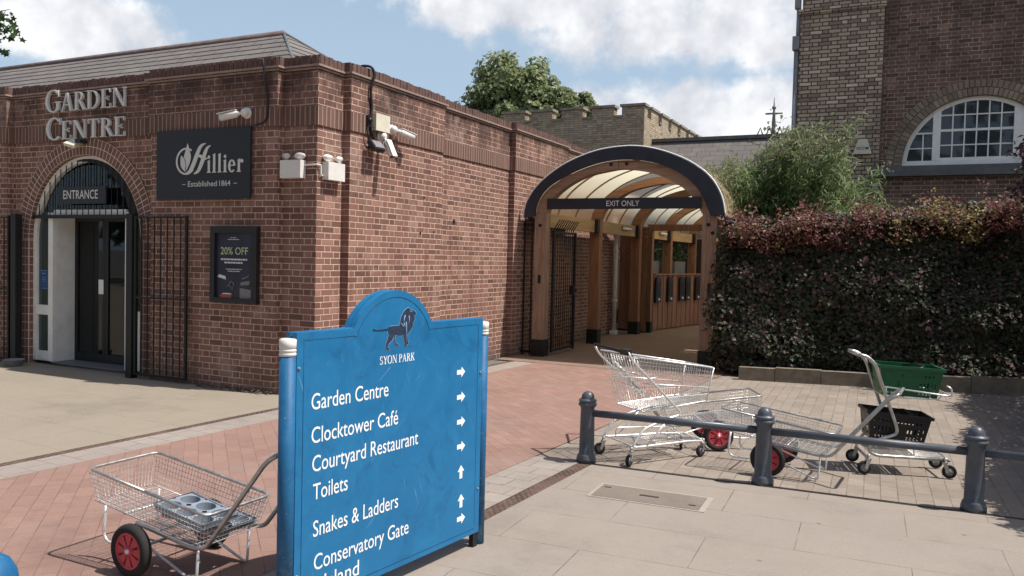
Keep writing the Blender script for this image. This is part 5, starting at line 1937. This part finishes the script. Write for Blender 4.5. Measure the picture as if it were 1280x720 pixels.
# ---------------------------------------------------------------- direction sign
A = Vector((-2.485, 2.82, 0))
yaw = atan2(4.281-2.82, -2.296+2.485)
ds = thing('direction_sign', 'blue freestanding direction sign with white lettering and a lion emblem', 'sign', A, yaw)
# local: x along the board, -y towards the viewer
for s_ in (0.0, 1.473):
    mb = M()
    mb.lathe([(0.0375, 0.0), (0.0375, 1.245)], (s_, 0, 0), 20)
    p_ = mb.build('post', m_bpost, ds, world=False)
    mb = M()
    mb.lathe([(0.0390, 1.245), (0.0390, 1.258), (0.0365, 1.260), (0.0365, 1.264), (0.0390, 1.266), (0.0390, 1.274), (0.0365, 1.276), (0.0365, 1.280), (0.0390, 1.282), (0.0390, 1.318), (0.030, 1.322), (0.0, 1.322)], (s_, 0, 0), 20)
    mb.build('post_cap', m_whitep, p_, world=False)
mb = M()
SH = 1.347
ARC = arc(0.665, 1.195, 0.329, radians(28), radians(152), 26)
outl = [(0.02, 0.085), (1.43, 0.085), (1.43, SH), (0.985, SH), (0.965, SH+0.004)]+ARC+[(0.365, SH+0.004), (0.345, SH), (0.02, SH)]
fr = lambda u, v, d: (u, -d, v)
mb.prism(outl, 0.004, 0.035, fr)
mb.prism(outl, -0.035, -0.004, fr)
mb.prism([(0.05, 0.1), (1.40, 0.1), (1.40, 1.33), (0.05, 1.33)], -0.004, 0.004, fr)
mb.build('panel', m_blue, ds, world=False)
mb = M()
inn = [(0.06, 0.115), (1.385, 0.115), (1.385, SH-0.035), (0.955, SH-0.035)]+arc(0.665, 1.195, 0.295, radians(22), radians(158), 24)+[(0.375, SH-0.035), (0.06, SH-0.035)]
mb.tube([fr(a, b, 0.0352) for a, b in inn], 0.0018, 4, closed=True)
mb.build('border_groove', plain('groove_blue', (0.006, 0.06, 0.16), 0.6), ds, world=False)
mb = M()
for (s_, z) in ((0.032, 1.188), (0.035, 0.25), (1.412, 1.03), (1.412, 0.344)):
    mb.sphere((s_, -0.036, z), 0.008, 8)
mb.build('bolt', m_castor, ds, world=False)
mb = M()
mb.box(1.385, 1.425, -0.03, 0.0, 0.0, 0.085)
mb.build('foot_bracket', m_iron, ds, world=False)
for txt, x0, x1, bz, cp in (('Garden Centre', 0.109, 0.622, 0.992, 0.073), ('Clocktower Café', 0.112, 0.699, 0.838, 0.073), ('Courtyard Restaurant', 0.119, 0.861, 0.706, 0.073), ('Toilets', 0.126, 0.346, 0.576, 0.073), ('Snakes & Ladders', 0.130, 0.711, 0.404, 0.073), ('Conservatory Gate', 0.138, 0.797, 0.246, 0.073), ('Island', 0.205, 0.432, 0.139, 0.073)):
    mb = M()
    put_text(mb, txt, x0, x1, bz, cp, lambda u, v, d: (u, -0.0362-d, v), 0, 0.002)
    mb.build('lettering', m_lwhite, ds, world=False)
mb = M()
serif_text(mb, 'SYON PARK', 0.556, 0.820, 1.155, 0.041, lambda u, v, d: (u, -0.0352-d, v), 0.0008)
mb.build('park_name', m_lwhite, ds, world=False)
for (s_, z, kind) in ((1.225, 1.051, 0), (1.230, 0.909, 0), (1.235, 0.767, 0), (1.240, 0.625, 0), (1.245, 0.477, 1), (1.251, 0.309, 1), (1.254, 0.207, 0)):
    p = [(-0.037, -0.013), (0.004, -0.013), (0.004, -0.030), (0.039, 0.0), (0.004, 0.030), (0.004, 0.013), (-0.037, 0.013)]
    if kind:
        p = [(-b, a) for a, b in p]
    mb = M()
    mb.prism([(s_+a, z+b) for a, b in p], 0.0352, 0.0366, fr)
    mb.build('arrow', m_lwhite, ds, world=False)
LION = [(0.502, 1.336), (0.511, 1.337), (0.522, 1.333), (0.606, 1.331), (0.618, 1.341), (0.641, 1.345), (0.682, 1.344), (0.694, 1.346), (0.700, 1.362), (0.706, 1.384), (0.718, 1.405), (0.737, 1.423), (0.757, 1.433), (0.772, 1.43), (0.776, 1.424), (0.794, 1.42), (0.819, 1.411), (0.827, 1.399), (0.822, 1.392), (0.808, 1.388), (0.821, 1.378), (0.810, 1.358), (0.803, 1.352), (0.803, 1.340), (0.796, 1.325), (0.779, 1.31), (0.768, 1.298), (0.761, 1.291), (0.763, 1.262), (0.772, 1.244), (0.766, 1.239), (0.757, 1.243), (0.754, 1.231), (0.739, 1.23), (0.734, 1.236), (0.737, 1.248), (0.728, 1.273), (0.725, 1.291), (0.707, 1.287), (0.677, 1.291), (0.665, 1.296), (0.666, 1.277), (0.669, 1.257), (0.695, 1.247), (0.693, 1.239), (0.673, 1.241), (0.66, 1.25), (0.654, 1.27), (0.658, 1.29), (0.643, 1.271), (0.62, 1.255), (0.608, 1.242), (0.626, 1.229), (0.624, 1.221), (0.601, 1.224), (0.593, 1.247), (0.596, 1.261), (0.608, 1.281), (0.613, 1.3), (0.606, 1.32), (0.607, 1.325), (0.522, 1.329), (0.511, 1.327), (0.501, 1.331)]
mb = M()
mb.prism(LION[::-1], 0.0352, 0.0362, fr)
mb.tube([fr(a, b, 0.0362) for a, b in ((0.505, 1.332), (0.55, 1.329), (0.62, 1.329))], 0.0032, 5)
lo_ = mb.build('lion_emblem', m_lion, ds, world=False)
mb = M()
for l in ([(0.768, 1.39), (0.772, 1.365), (0.764, 1.345)], [(0.738, 1.395), (0.730, 1.37), (0.728, 1.35)], [(0.708, 1.354), (0.724, 1.337), (0.735, 1.353), (0.738, 1.33)], [(0.747, 1.36), (0.752, 1.299), (0.75, 1.25)], [(0.776, 1.415), (0.791, 1.41)]):
    mb.tube([fr(a, b, 0.0364) for a, b in l], 0.0026, 4)
mb.tube([fr(a, b, 0.0357) for a, b in LION[4:-4]], 0.0012, 4)
mb.build('emblem_line', m_lionl, lo_, world=False)

# ---------------------------------------------------------------- flat carts
CL_, CW_, CD_, CXF, CZB, CR_, CT_ = 0.90, 0.446, 0.18, -0.444, 0.268, 0.138, 0.526


def lerp(a, b, t):
    return a+(b-a)*t


def make_cart(th, label, loc, yaw):
    t = thing('flat_cart', label, 'cart', loc, yaw, 'wire flat carts with red wheels')
    r = CR_
    T = lambda p: (p[0]*cos(th)+(p[2]-r)*sin(th), p[1], -p[0]*sin(th)+(p[2]-r)*cos(th)+r)
    x0, x1, w, zb, zt, ins = CXF, CXF+CL_, CW_/2, CZB, CZB+CD_, 0.035
    rim = [(x0, -w, zt), (x1, -w, zt), (x1, w, zt), (x0, w, zt)]
    mb = M()
    loop = fillet([T(((x0+x1)/2, -w, zt))]+[T(p) for p in (rim[1], rim[2], rim[3], rim[0])]+[T(((x0+x1)/2, -w, zt))], 0.05, 5)
    mb.tube(loop, 0.0085, 8)
    mb.build('rim', m_tube_g, t, world=False)
    mb = M()
    wr = 0.0014

    def pt(a, b, h):   # a,b in 0..1 across the plan, h 0 floor..1 rim
        i = ins*(1-h)
        return T((lerp(x0+i, x1-i, a), lerp(-w+i, w-i, b), lerp(zb, zt, h)))
    na, nb, nh = 36, 18, 7
    for k in range(na+1):
        a = k/na
        mb.tube([pt(a, 0, 1), pt(a, 0, 0)], wr, 4, cap=False)
        mb.tube([pt(a, 1, 1), pt(a, 1, 0)], wr, 4, cap=False)
        if k % 2 == 0:
            mb.tube([pt(a, 0, 0), pt(a, 1, 0)], wr, 4, cap=False)
    for k in range(nb+1):
        b = k/nb
        mb.tube([pt(0, b, 1), pt(0, b, 0), pt(1, b, 0), pt(1, b, 1)], wr, 4, cap=False)
    for k in range(1, nh):
        h = k/nh
        mb.tube([pt(0, 0, h), pt(1, 0, h), pt(1, 1, h), pt(0, 1, h)], wr, 4, closed=True)
    mb.tube([pt(0, 0, 0), pt(1, 0, 0), pt(1, 1, 0), pt(0, 1, 0)], 0.004, 5, closed=True)
    for a in (0.3, 0.62):
        mb.tube([T((lerp(x0, x1, a), -w+ins, zb-0.006)), T((lerp(x0, x1, a), w-ins, zb-0.006))], 0.006, 5)
    mb.build('wire_basket', m_chrome, t, world=False)
    # push handle: one bent tube from both sides of the floor, joined at the top
    ww = w-0.02
    for_side = lambda s: [(-0.05, s*ww, zb-0.02-0.02), (0.25, s*ww, zb-0.065), (0.46, s*ww, zb-0.10), (0.62, s*ww, 0.40), (0.79, s*ww, 0.63), (0.90, s*ww, 0.745), (0.99, s*ww, 0.76)]
    mb = M()
    L = [T((-0.05, -ww, zb-0.015)), T((0.37, -ww, zb-0.015))]+[(0.47, -ww, 0.215), (0.60, -ww, 0.375), (0.78, -ww, 0.60), (0.86, -ww, 0.70), (0.93, -ww, 0.745)]
    R = [(p[0], -p[1], p[2]) for p in L][::-1]
    mb.tube(fillet([*L, *R], 0.09, 6), 0.0125, 9)
    mb.build('handle', m_tube_g, t, world=False)
    # wheels
    for s in (-1, 1):
        y = s*CT_/2
        mb = M()
        R_, rw = r, 0.030
        prof = [(R_-0.042, -0.024), (R_-0.02, -0.030), (R_-0.006, -0.022), (R_, -0.008), (R_, 0.008), (R_-0.006, 0.022), (R_-0.02, 0.030), (R_-0.042, 0.024), (R_-0.042, -0.024)]
        mb.lathe(prof, (0, y, r), 32, 'y', True, False)
        wh = mb.build('wheel', m_tyre, t, world=False)
        mb = M()
        rr_ = R_-0.042
        mb.lathe([(rr_, -0.022), (rr_, 0.022), (rr_-0.012, 0.022), (rr_-0.012, -0.022), (rr_, -0.022)], (0, y, r), 28, 'y', True, False)
        mb.lathe([(rr_-0.01, -0.006), (rr_-0.01, 0.006)], (0, y, r), 28, 'y', False)
        mb.lathe([(0.030, -0.024), (0.030, 0.024)], (0, y, r), 16, 'y')
        for k in range(8):
            a = 2*pi*k/8
            d = Vector((cos(a), 0, sin(a)))
            q = Vector((-sin(a), 0, cos(a)))
            for yo in (-0.020, 0.020):
                c0, c1 = d*0.026, d*(rr_-0.010)
                P = [c0+q*0.008, c0-q*0.008, c1-q*0.026, c1+q*0.026]
                mb.add([tuple(Vector((0, y+yo, r))+p) for p in P]+[tuple(Vector((0, y+yo*0.3, r))+p) for p in P], [(0, 1, 2, 3), (3, 2, 1, 0), (0, 1, 5, 4), (1, 2, 6, 5), (2, 3, 7, 6), (3, 0, 4, 7)])
        mb.build('rim', m_redrim, wh, world=False)
        mb = M()
        mb.lathe([(0.011, -0.033), (0.014, -0.027), (0.014, 0.027), (0.011, 0.033)], (0, y, r), 12, 'y')
        mb.build('hub_cap', m_wirew, wh, world=False)
    mb = M()
    mb.cyl((0, -CT_/2, r), (0, CT_/2, r), 0.009, 8)
    mb.build('axle', m_tube_g, t, world=False)
    for s in (-1, 1):
        y = s*(w-0.05)
        mb = M()
        A_ = Vector((0, y, r))
        F_ = Vector((0.345, y, 0.014))
        mb.tube(fillet([A_, F_-Vector((0.0, 0, 0)), F_+Vector((0.03, 0, 0.0)), T((0.375, y, zb-0.01))], 0.03, 4), 0.0075, 8)
        mb.build('rear_leg', m_wirew, t, world=False)
        mb = M()
        mb.tube(fillet([A_, Vector((-0.20, y, r*0.72)), Vector((-0.345, y, 0.10)), T((x0+0.10, y, zb-0.004))], 0.09, 6), 0.0085, 8)
        mb.build('front_strut', m_wirew, t, world=False)
    return t


make_cart(0.13, 'wire flat cart holding a grey pot tray, beside the blue sign', (-3.602, 3.19, 0), -0.02)
make_cart(0.122, 'wire flat cart behind the middle bollard, handle towards the basket trolley', (-1.006, 7.06, 0), -0.069)
make_cart(0.13, 'wire flat cart tucked behind the big shopping trolley, front end facing right', (-1.68, 7.72, 0), 3.598)

# pot trays in the first cart
def tray(label, c, rz, tilt, nx, ny, cell, depth):
    t = thing('pot_tray', label, 'tray', c, rz, 'grey pot trays in the flat cart')
    RT = Matrix.Rotation(tilt, 3, 'Y')
    mb = M()
    X, Y = nx*cell/2, ny*cell/2
    k = 20
    R_ = cell*0.43
    for i in range(nx):
        for j in range(ny):
            cx_, cy_ = -X+(i+0.5)*cell, -Y+(j+0.5)*cell
            vs, fs = [], []
            for q in range(k):
                a = 2*pi*q/k
                ca, sa = cos(a), sin(a)
                sc = (cell/2)/max(abs(ca), abs(sa))
                vs += [(cx_+ca*sc, cy_+sa*sc, 0), (cx_+ca*R_, cy_+sa*R_, -0.004), (cx_+ca*R_*0.88, cy_+sa*R_*0.88, -depth), (cx_, cy_, -depth+0.002)]
            for q in range(k):
                n_ = (q+1) % k
                fs += [(q*4, n_*4, n_*4+1, q*4+1), (q*4+1, n_*4+1, n_*4+2, q*4+2), (q*4+2, n_*4+2, n_*4+3, q*4+3)]
            mb.add(vs, fs)
    mb.tube([(-X, -Y, 0), (X, -Y, 0), (X, Y, 0), (-X, Y, 0)], 0.006, 6, closed=True)
    for (a, b) in (((-X, -Y), (X, -Y)), ((X, -Y), (X, Y)), ((X, Y), (-X, Y)), ((-X, Y), (-X, -Y))):
        mb.add([(a[0], a[1], 0), (b[0], b[1], 0), (b[0]*0.97, b[1]*0.97, -depth*0.55), (a[0]*0.97, a[1]*0.97, -depth*0.55)], [(0, 1, 2, 3)])
    mb.v = [tuple(RT @ Vector(v)) for v in mb.v]
    mb.build('moulding', m_tray, t, world=False)
    return t


CA = Matrix.Translation((-3.602, 3.19, 0)) @ Matrix.Rotation(-0.02, 4, 'Z')
c = CA @ Vector((0.245, -0.06, 0.345))
tray('grey six hole pot tray lying uppermost in the wire flat cart', tuple(c), -0.05, 0.14, 3, 2, 0.122, 0.06)
c = CA @ Vector((0.285, 0.08, 0.265))
tray('grey pot tray lying underneath at the handle end of the wire flat cart', tuple(c), -0.02, 0.14, 2, 2, 0.122, 0.045)

# ---------------------------------------------------------------- big shopping trolley
ty = atan2(0.785, 0.62)
sp_ = thing('shopping_trolley', 'large wire shopping trolley with its handle towards the walkway', 'trolley', (-2.256, 6.665, 0), ty)
mb = M()
HW, FW = 0.255, 0.20
wr = 0.0017


def bp(a, b, h):
    """a: 0 rear..1 front, b: 0 near(-y)..1 far, h: 0 floor..1 rim"""
    xr, xf = lerp(0.13, -0.02, h), lerp(0.80, 0.86, h)
    zr, zf = lerp(0.44, 0.915, h), lerp(0.495, 0.785, h)
    hw = lerp(lerp(0.215, HW, h), lerp(0.185, FW, h), a)
    return (lerp(xr, xf, a), lerp(-hw, hw, b), lerp(zr, zf, a))


for k in range(29):
    a = k/28
    mb.tube([bp(a, 0, 1), bp(a, 0, 0), bp(a, 1, 0), bp(a, 1, 1)], wr, 4, cap=False)
for k in range(15):
    b = k/14
    mb.tube([bp(1, b, 1), bp(1, b, 0), bp(0, b, 0)], wr, 4, cap=False)
    mb.tube([bp(0, b, 0), bp(0, b, 0.96)], wr, 4, cap=False)
for h in (0.22, 0.45, 0.68, 0.86):
    mb.tube([bp(0, 0, h), bp(1, 0, h), bp(1, 1, h), bp(0, 1, h)], wr*1.2, 4, closed=True)
mb.build('wire_basket', m_wirew, sp_, world=False)
mb = M()
mb.tube(fillet([bp(0, 0, 1), bp(1, 0, 1), bp(1, 1, 1), bp(0, 1, 1)], 0.03, 4), 0.0075, 7)
mb.tube(fillet([bp(0, 0, 0), bp(1, 0, 0), bp(1, 1, 0), bp(0, 1, 0), bp(0, 0, 0)], 0.02, 3), 0.006, 6)
for b in (0, 1):
    mb.tube([bp(1, b, 0), bp(1, b, 1)], 0.006, 6)
    mb.tube([bp(0.06, b, 0.52), bp(1, b, 0.40)], 0.006, 6)
mb.build('basket_rim', m_wirew, sp_, world=False)
mb = M()
mb.cyl((-0.075, -0.27, 0.945), (-0.075, 0.27, 0.965), 0.014, 10)
mb.build('handle', m_iron, sp_, world=False)
mb = M()
mb.obox((-0.07, -0.215, 0.952), (0.028, 0.045, 0.022), Matrix.Identity(3))
mb.build('coin_lock', m_blackp, sp_, world=False)
mb = M()
for k in range(11):
    yy = -0.20+0.04*k
    mb.tube([(0.05, yy, 0.89), (0.16, yy, 0.60)], wr, 4)
for z_, x_ in ((0.89, 0.05), (0.75, 0.103), (0.60, 0.16)):
    mb.tube([(x_, -0.21, z_), (x_, 0.21, z_)], 0.004, 5)
mb.tube(fillet([(0.07, -0.17, 0.70), (0.30, -0.16, 0.72), (0.30, 0.16, 0.72), (0.07, 0.17, 0.70)], 0.03, 3), 0.004, 5)
mb.build('child_seat', m_wirew, sp_, world=False)
for s in (-1, 1):
    mb = M()
    mb.tube(fillet([(-0.075, s*0.262, 0.95), (-0.03, s*0.262, 0.88), (0.52, s*0.222, 0.40), (0.36, s*0.22, 0.37), (0.12, s*0.225, 0.30), (0.03, s*0.225, 0.18), (0.02, s*0.225, 0.12)], 0.07, 6), 0.010, 8)
    mb.tube(fillet([(0.02, s*0.225, 0.155), (0.10, s*0.222, 0.150), (0.62, s*0.175, 0.150), (0.80, s*0.15, 0.135), (0.82, s*0.15, 0.10)], 0.04, 4), 0.011, 8)
    mb.tube([(0.40, s*0.215, 0.385), (0.16, s*0.222, 0.155)], 0.007, 7)
    mb.tube(fillet([(0.10, s*0.16, 0.16), (0.10, s*0.16, 0.24), (0.62, s*0.13, 0.22), (0.74, s*0.13, 0.15)], 0.04, 4), 0.006, 7)
    mb.build('side_frame', m_wirew, sp_, world=False)
mb = M()
for (xx, hw_) in ((0.05, 0.225), (0.30, 0.20), (0.60, 0.18), (0.79, 0.15)):
    mb.tube([(xx, -hw_, 0.15), (xx, hw_, 0.15)], 0.006, 6)
for k in range(9):
    yy = -0.16+0.04*k
    mb.tube([(0.06, yy, 0.158), (0.72, yy*0.85, 0.158)], wr, 4)
mb.build('lower_shelf', m_wirew, sp_, world=False)


def castor(parent, x, y, r, ang, big=False):
    mb = M()
    d = Vector((cos(ang), sin(ang), 0))
    q = Vector((-sin(ang), cos(ang), 0))
    c = Vector((x, y, r))-d*0.02
    pr = [(r-0.022, -0.010), (r-0.004, -0.013), (r, -0.006), (r, 0.006), (r-0.004, 0.013), (r-0.022, 0.010), (r-0.022, -0.010)]
    L = M().lathe(pr, (0, 0, 0), 20, 'y', True, False)
    mb.add([tuple(c+d*v[0]+q*v[1]+Vector((0, 0, v[2]))) for v in L.v], L.f, True)
    w_ = mb.build('wheel', m_tyre, parent, world=False)
    mb = M()
    L = M().lathe([(r-0.022, -0.009), (r-0.022, 0.009)], (0, 0, 0), 18, 'y')
    mb.add([tuple(c+d*v[0]+q*v[1]+Vector((0, 0, v[2]))) for v in L.v], L.f, True)
    mb.build('hub', m_castor, w_, world=False)
    mb = M()
    for s in (-1, 1):
        mb.prism([(-0.020, r), (0.0, r-0.012), (0.030, 2*r+0.012), (-0.005, 2*r+0.012)], s*0.016-0.0015, s*0.016+0.0015, lambda u, v, dd: tuple(Vector((x, y, 0))+d*u+q*dd+Vector((0, 0, v))))
    mb.obox((x+d.x*0.012, y+d.y*0.012, 2*r+0.016), (0.020, 0.018, 0.006), Matrix.Rotation(ang, 3, 'Z'))
    mb.cyl((x+d.x*0.012, y+d.y*0.012, 2*r+0.02), (x+d.x*0.012, y+d.y*0.012, 2*r+0.055), 0.012, 8)
    mb.build('fork', m_tube_g, parent, world=False)


for (x, y, a) in ((0.0, -0.225, 0.5), (0.0, 0.225, -0.3), (0.80, -0.15, 0.2), (0.80, 0.15, 0.9)):
    castor(sp_, x, y, 0.050, a)

# ---------------------------------------------------------------- basket trolley
bt = thing('basket_trolley', 'tubular two tier trolley carrying a green and a black basket', 'trolley', (-0.392, 7.50, 0), 0.275)
# local: y=-0.235 is the near side
mb = M()
for s in (-1, 1):
    y = s*0.17
    mb.tube(fillet([(0.66, y*0.9, 0.145), (0.10, y, 0.15), (0.03, y, 0.19), (0.08, y, 0.27), (0.26, y, 0.34), (0.24, y, 0.42), (0.13, y, 0.72), (0.07, y, 0.90), (-0.0, y, 0.965), (-0.07, y, 0.975)], 0.07, 6), 0.014, 9)
mb.tube([(-0.07, -0.17, 0.975), (-0.07, 0.17, 0.975)], 0.014, 9)
mb.tube([(0.03, -0.22, 0.13), (0.03, 0.22, 0.13)], 0.011, 8)
mb.tube([(0.66, -0.16, 0.14), (0.66, 0.16, 0.14)], 0.011, 8)
mb.build('frame', m_tube_g, bt, world=False)
for s in (-1, 1):
    y = s*0.165
    mb = M()
    mb.tube(fillet([(0.15, y, 0.72), (0.60, y, 0.672), (0.66, y, 0.668), (0.655, y, 0.73), (0.62, y*0.9, 0.75)], 0.02, 3), 0.007, 7)
    mb.tube(fillet([(0.16, y, 0.72), (0.16, y, 0.635), (0.56, y, 0.635), (0.58, y, 0.672)], 0.02, 3), 0.005, 6)
    mb.build('cradle_side', m_wirew, bt, world=False)
    for xx, z1 in ((0.22, 0.275), (0.40, 0.24)):
        M().tube([(xx, y*0.9, 0.15), (xx-0.01, y*0.9, z1)], 0.006, 6).build('strut', m_wirew, bt, world=False)
mb = M()
for xx, zz in ((0.66, 0.668), (0.30, 0.638), (0.16, 0.635), (0.50, 0.638)):
    mb.tube([(xx, -0.165, zz), (xx, 0.165, zz)], 0.006, 6)
mb.build('cradle_wires', m_wirew, bt, world=False)
mb = M()
for k in range(8):
    yy = -0.14+0.04*k
    mb.tube([(0.06, yy, 0.158), (0.64, yy, 0.152)], 0.003, 5)
mb.build('lower_shelf', m_wirew, bt, world=False)
for (x, y, a) in ((0.02, -0.215, 0.1), (0.02, 0.215, -0.2), (0.64, -0.17, 2.9), (0.64, 0.17, 3.0)):
    castor(bt, x, y, 0.055, a)


def hand_basket(label, M4, col, L=0.47, W_=0.31, H=0.24):
    loc = M4.to_translation()
    t = bpy.data.objects.new('shopping_basket', None)
    COL.objects.link(t)
    t.matrix_basis = M4
    tag(t, label, 'basket', 'hand baskets on the basket trolley')
    mb = M()

    def P(u, v, h):  # u,v in -1..1
        k = lerp(0.86, 1.0, h)
        return (u*L/2*k, v*W_/2*k, h*H)
    nz = 12
    for (axis, sgn, nu) in (('u', 1, 22), ('u', -1, 22), ('v', 1, 32), ('v', -1, 32)):
        for i in range(nu):
            for j in range(nz):
                a0, a1 = -1+2*i/nu, -1+2*(i+1)/nu
                h0, h1 = j/nz, (j+1)/nz
                fi = (i+0.5)/nu
                hole = (j in (1, 2) or (j in (4, 5))) and i % 2 == 1 and (0.06 < fi < 0.36 or 0.62 < fi < 0.94)
                hole = hole or (j in (8,) and i % 2 == 1 and 0.1 < fi < 0.9 and axis == 'v')
                if hole:
                    continue
                if axis == 'v':
                    q = [P(a0, sgn, h0), P(a1, sgn, h0), P(a1, sgn, h1), P(a0, sgn, h1)]
                else:
                    q = [P(sgn, a0, h0), P(sgn, a1, h0), P(sgn, a1, h1), P(sgn, a0, h1)]
                mb.add(q, [(0, 1, 2, 3)])
    for i in range(14):
        a0, a1 = -1+2*i/14, -1+2*(i+0.72)/14
        mb.add([P(a0, -1, 0), P(a1, -1, 0), P(a1, 1, 0), P(a0, 1, 0)], [(0, 1, 2, 3)])
    mb.build('body', col, t, world=False)
    mb = M()
    lip = [P(-1, -1, 1), P(1, -1, 1), P(1, 1, 1), P(-1, 1, 1)]
    e_ = 0.014
    o_ = [(lip[0][0]-e_, lip[0][1]-e_), (lip[1][0]+e_, lip[1][1]-e_), (lip[2][0]+e_, lip[2][1]+e_), (lip[3][0]-e_, lip[3][1]+e_)]
    vs = [(*p, H-0.022) for p in o_]+[(*p, H+0.002) for p in o_]+[(p[0]*0.985, p[1]*0.985, H+0.002) for p in lip]+[(p[0]*0.985, p[1]*0.985, H-0.022) for p in lip]
    fs = []
    for i in range(4):
        n_ = (i+1) % 4
        fs += [(i, n_, 4+n_, 4+i), (4+i, 4+n_, 8+n_, 8+i), (8+i, 8+n_, 12+n_, 12+i)]
    mb.add(vs, fs)
    mb.build('rim', col, t, world=False)
    mb = M()
    mb.tube(fillet([(0, -W_/2-0.004, H-0.02), (0.10, -W_/2+0.02, H+0.008), (0.10, W_/2-0.02, H+0.008), (0, W_/2+0.004, H-0.02)], 0.03, 3), 0.007, 6)
    mb.build('handle', m_blackp, t, world=False)
    return t


BM = Matrix.Translation((-0.392, 7.50, 0)) @ Matrix.Rotation(0.275, 4, 'Z')
hand_basket('green plastic shopping basket held in the upper cradle of the trolley', BM @ Matrix.Translation((0.345, 0, 0.643)) @ Matrix.Rotation(0.035, 4, 'Y'), m_green, 0.49, 0.31, 0.245)
hand_basket('black plastic shopping basket standing on the lower tier of the trolley', BM @ Matrix.Translation((0.26, 0.0, 0.268)) @ Matrix.Rotation(0.075, 4, 'Y'), m_blackp, 0.49, 0.31, 0.23)

# ---------------------------------------------------------------- small ground things
mh = thing('access_cover', 'gritty rectangular access cover in a pale frame set in the slabs', 'cover', (-1.68, 5.735, 0), 0.045)
mb = M()
mb.box(-0.385, 0.385, -0.165, 0.165, 0.0005, 0.0045)
mb.build('plate', m_manhole, mh, world=False)
mb = M()
for q in ((-0.41, -0.388, -0.19, 0.19), (0.388, 0.43, -0.19, 0.19), (-0.388, 0.388, -0.19, -0.168), (-0.388, 0.388, 0.168, 0.19)):
    mb.box(q[0], q[1], q[2], q[3], 0.0005, 0.0035)
mb.build('frame', m_palecem, mh, world=False)
mb = M()
mb.box(-0.07, 0.07, -0.012, 0.018, 0.0046, 0.006)
mb.box(-0.36, -0.31, 0.08, 0.10, 0.0046, 0.006)
mb.box(0.30, 0.35, -0.08, -0.06, 0.0046, 0.006)
mb.build('lifting_slot', m_black, mh, world=False)
pts = [((-0.94, 4.26, 0.008), (0, 0, 1)), ((-0.925, 4.27, 0.012), (0.3, 0, 1)), ((-0.95, 4.275, 0.01), (0, 0.4, 1))]
tag(leaf_cloud(pts, 0.05, 0.8, 2, 0.15).build('fallen_leaf', m_fallen), 'pale yellow fallen leaf lying on the grey slabs', 'leaf')
bn = thing('blue_bollard', 'round topped blue post cut off by the bottom left corner', 'bollard', (-2.90, 1.76, 0))
mb = M()
mb.lathe([(0.10, 0.0), (0.10, 0.50), (0.092, 0.55), (0.07, 0.59), (0.035, 0.615), (0, 0.622)], (-2.90, 1.76, 0), 26)
mb.build('post', m_bpost, bn)
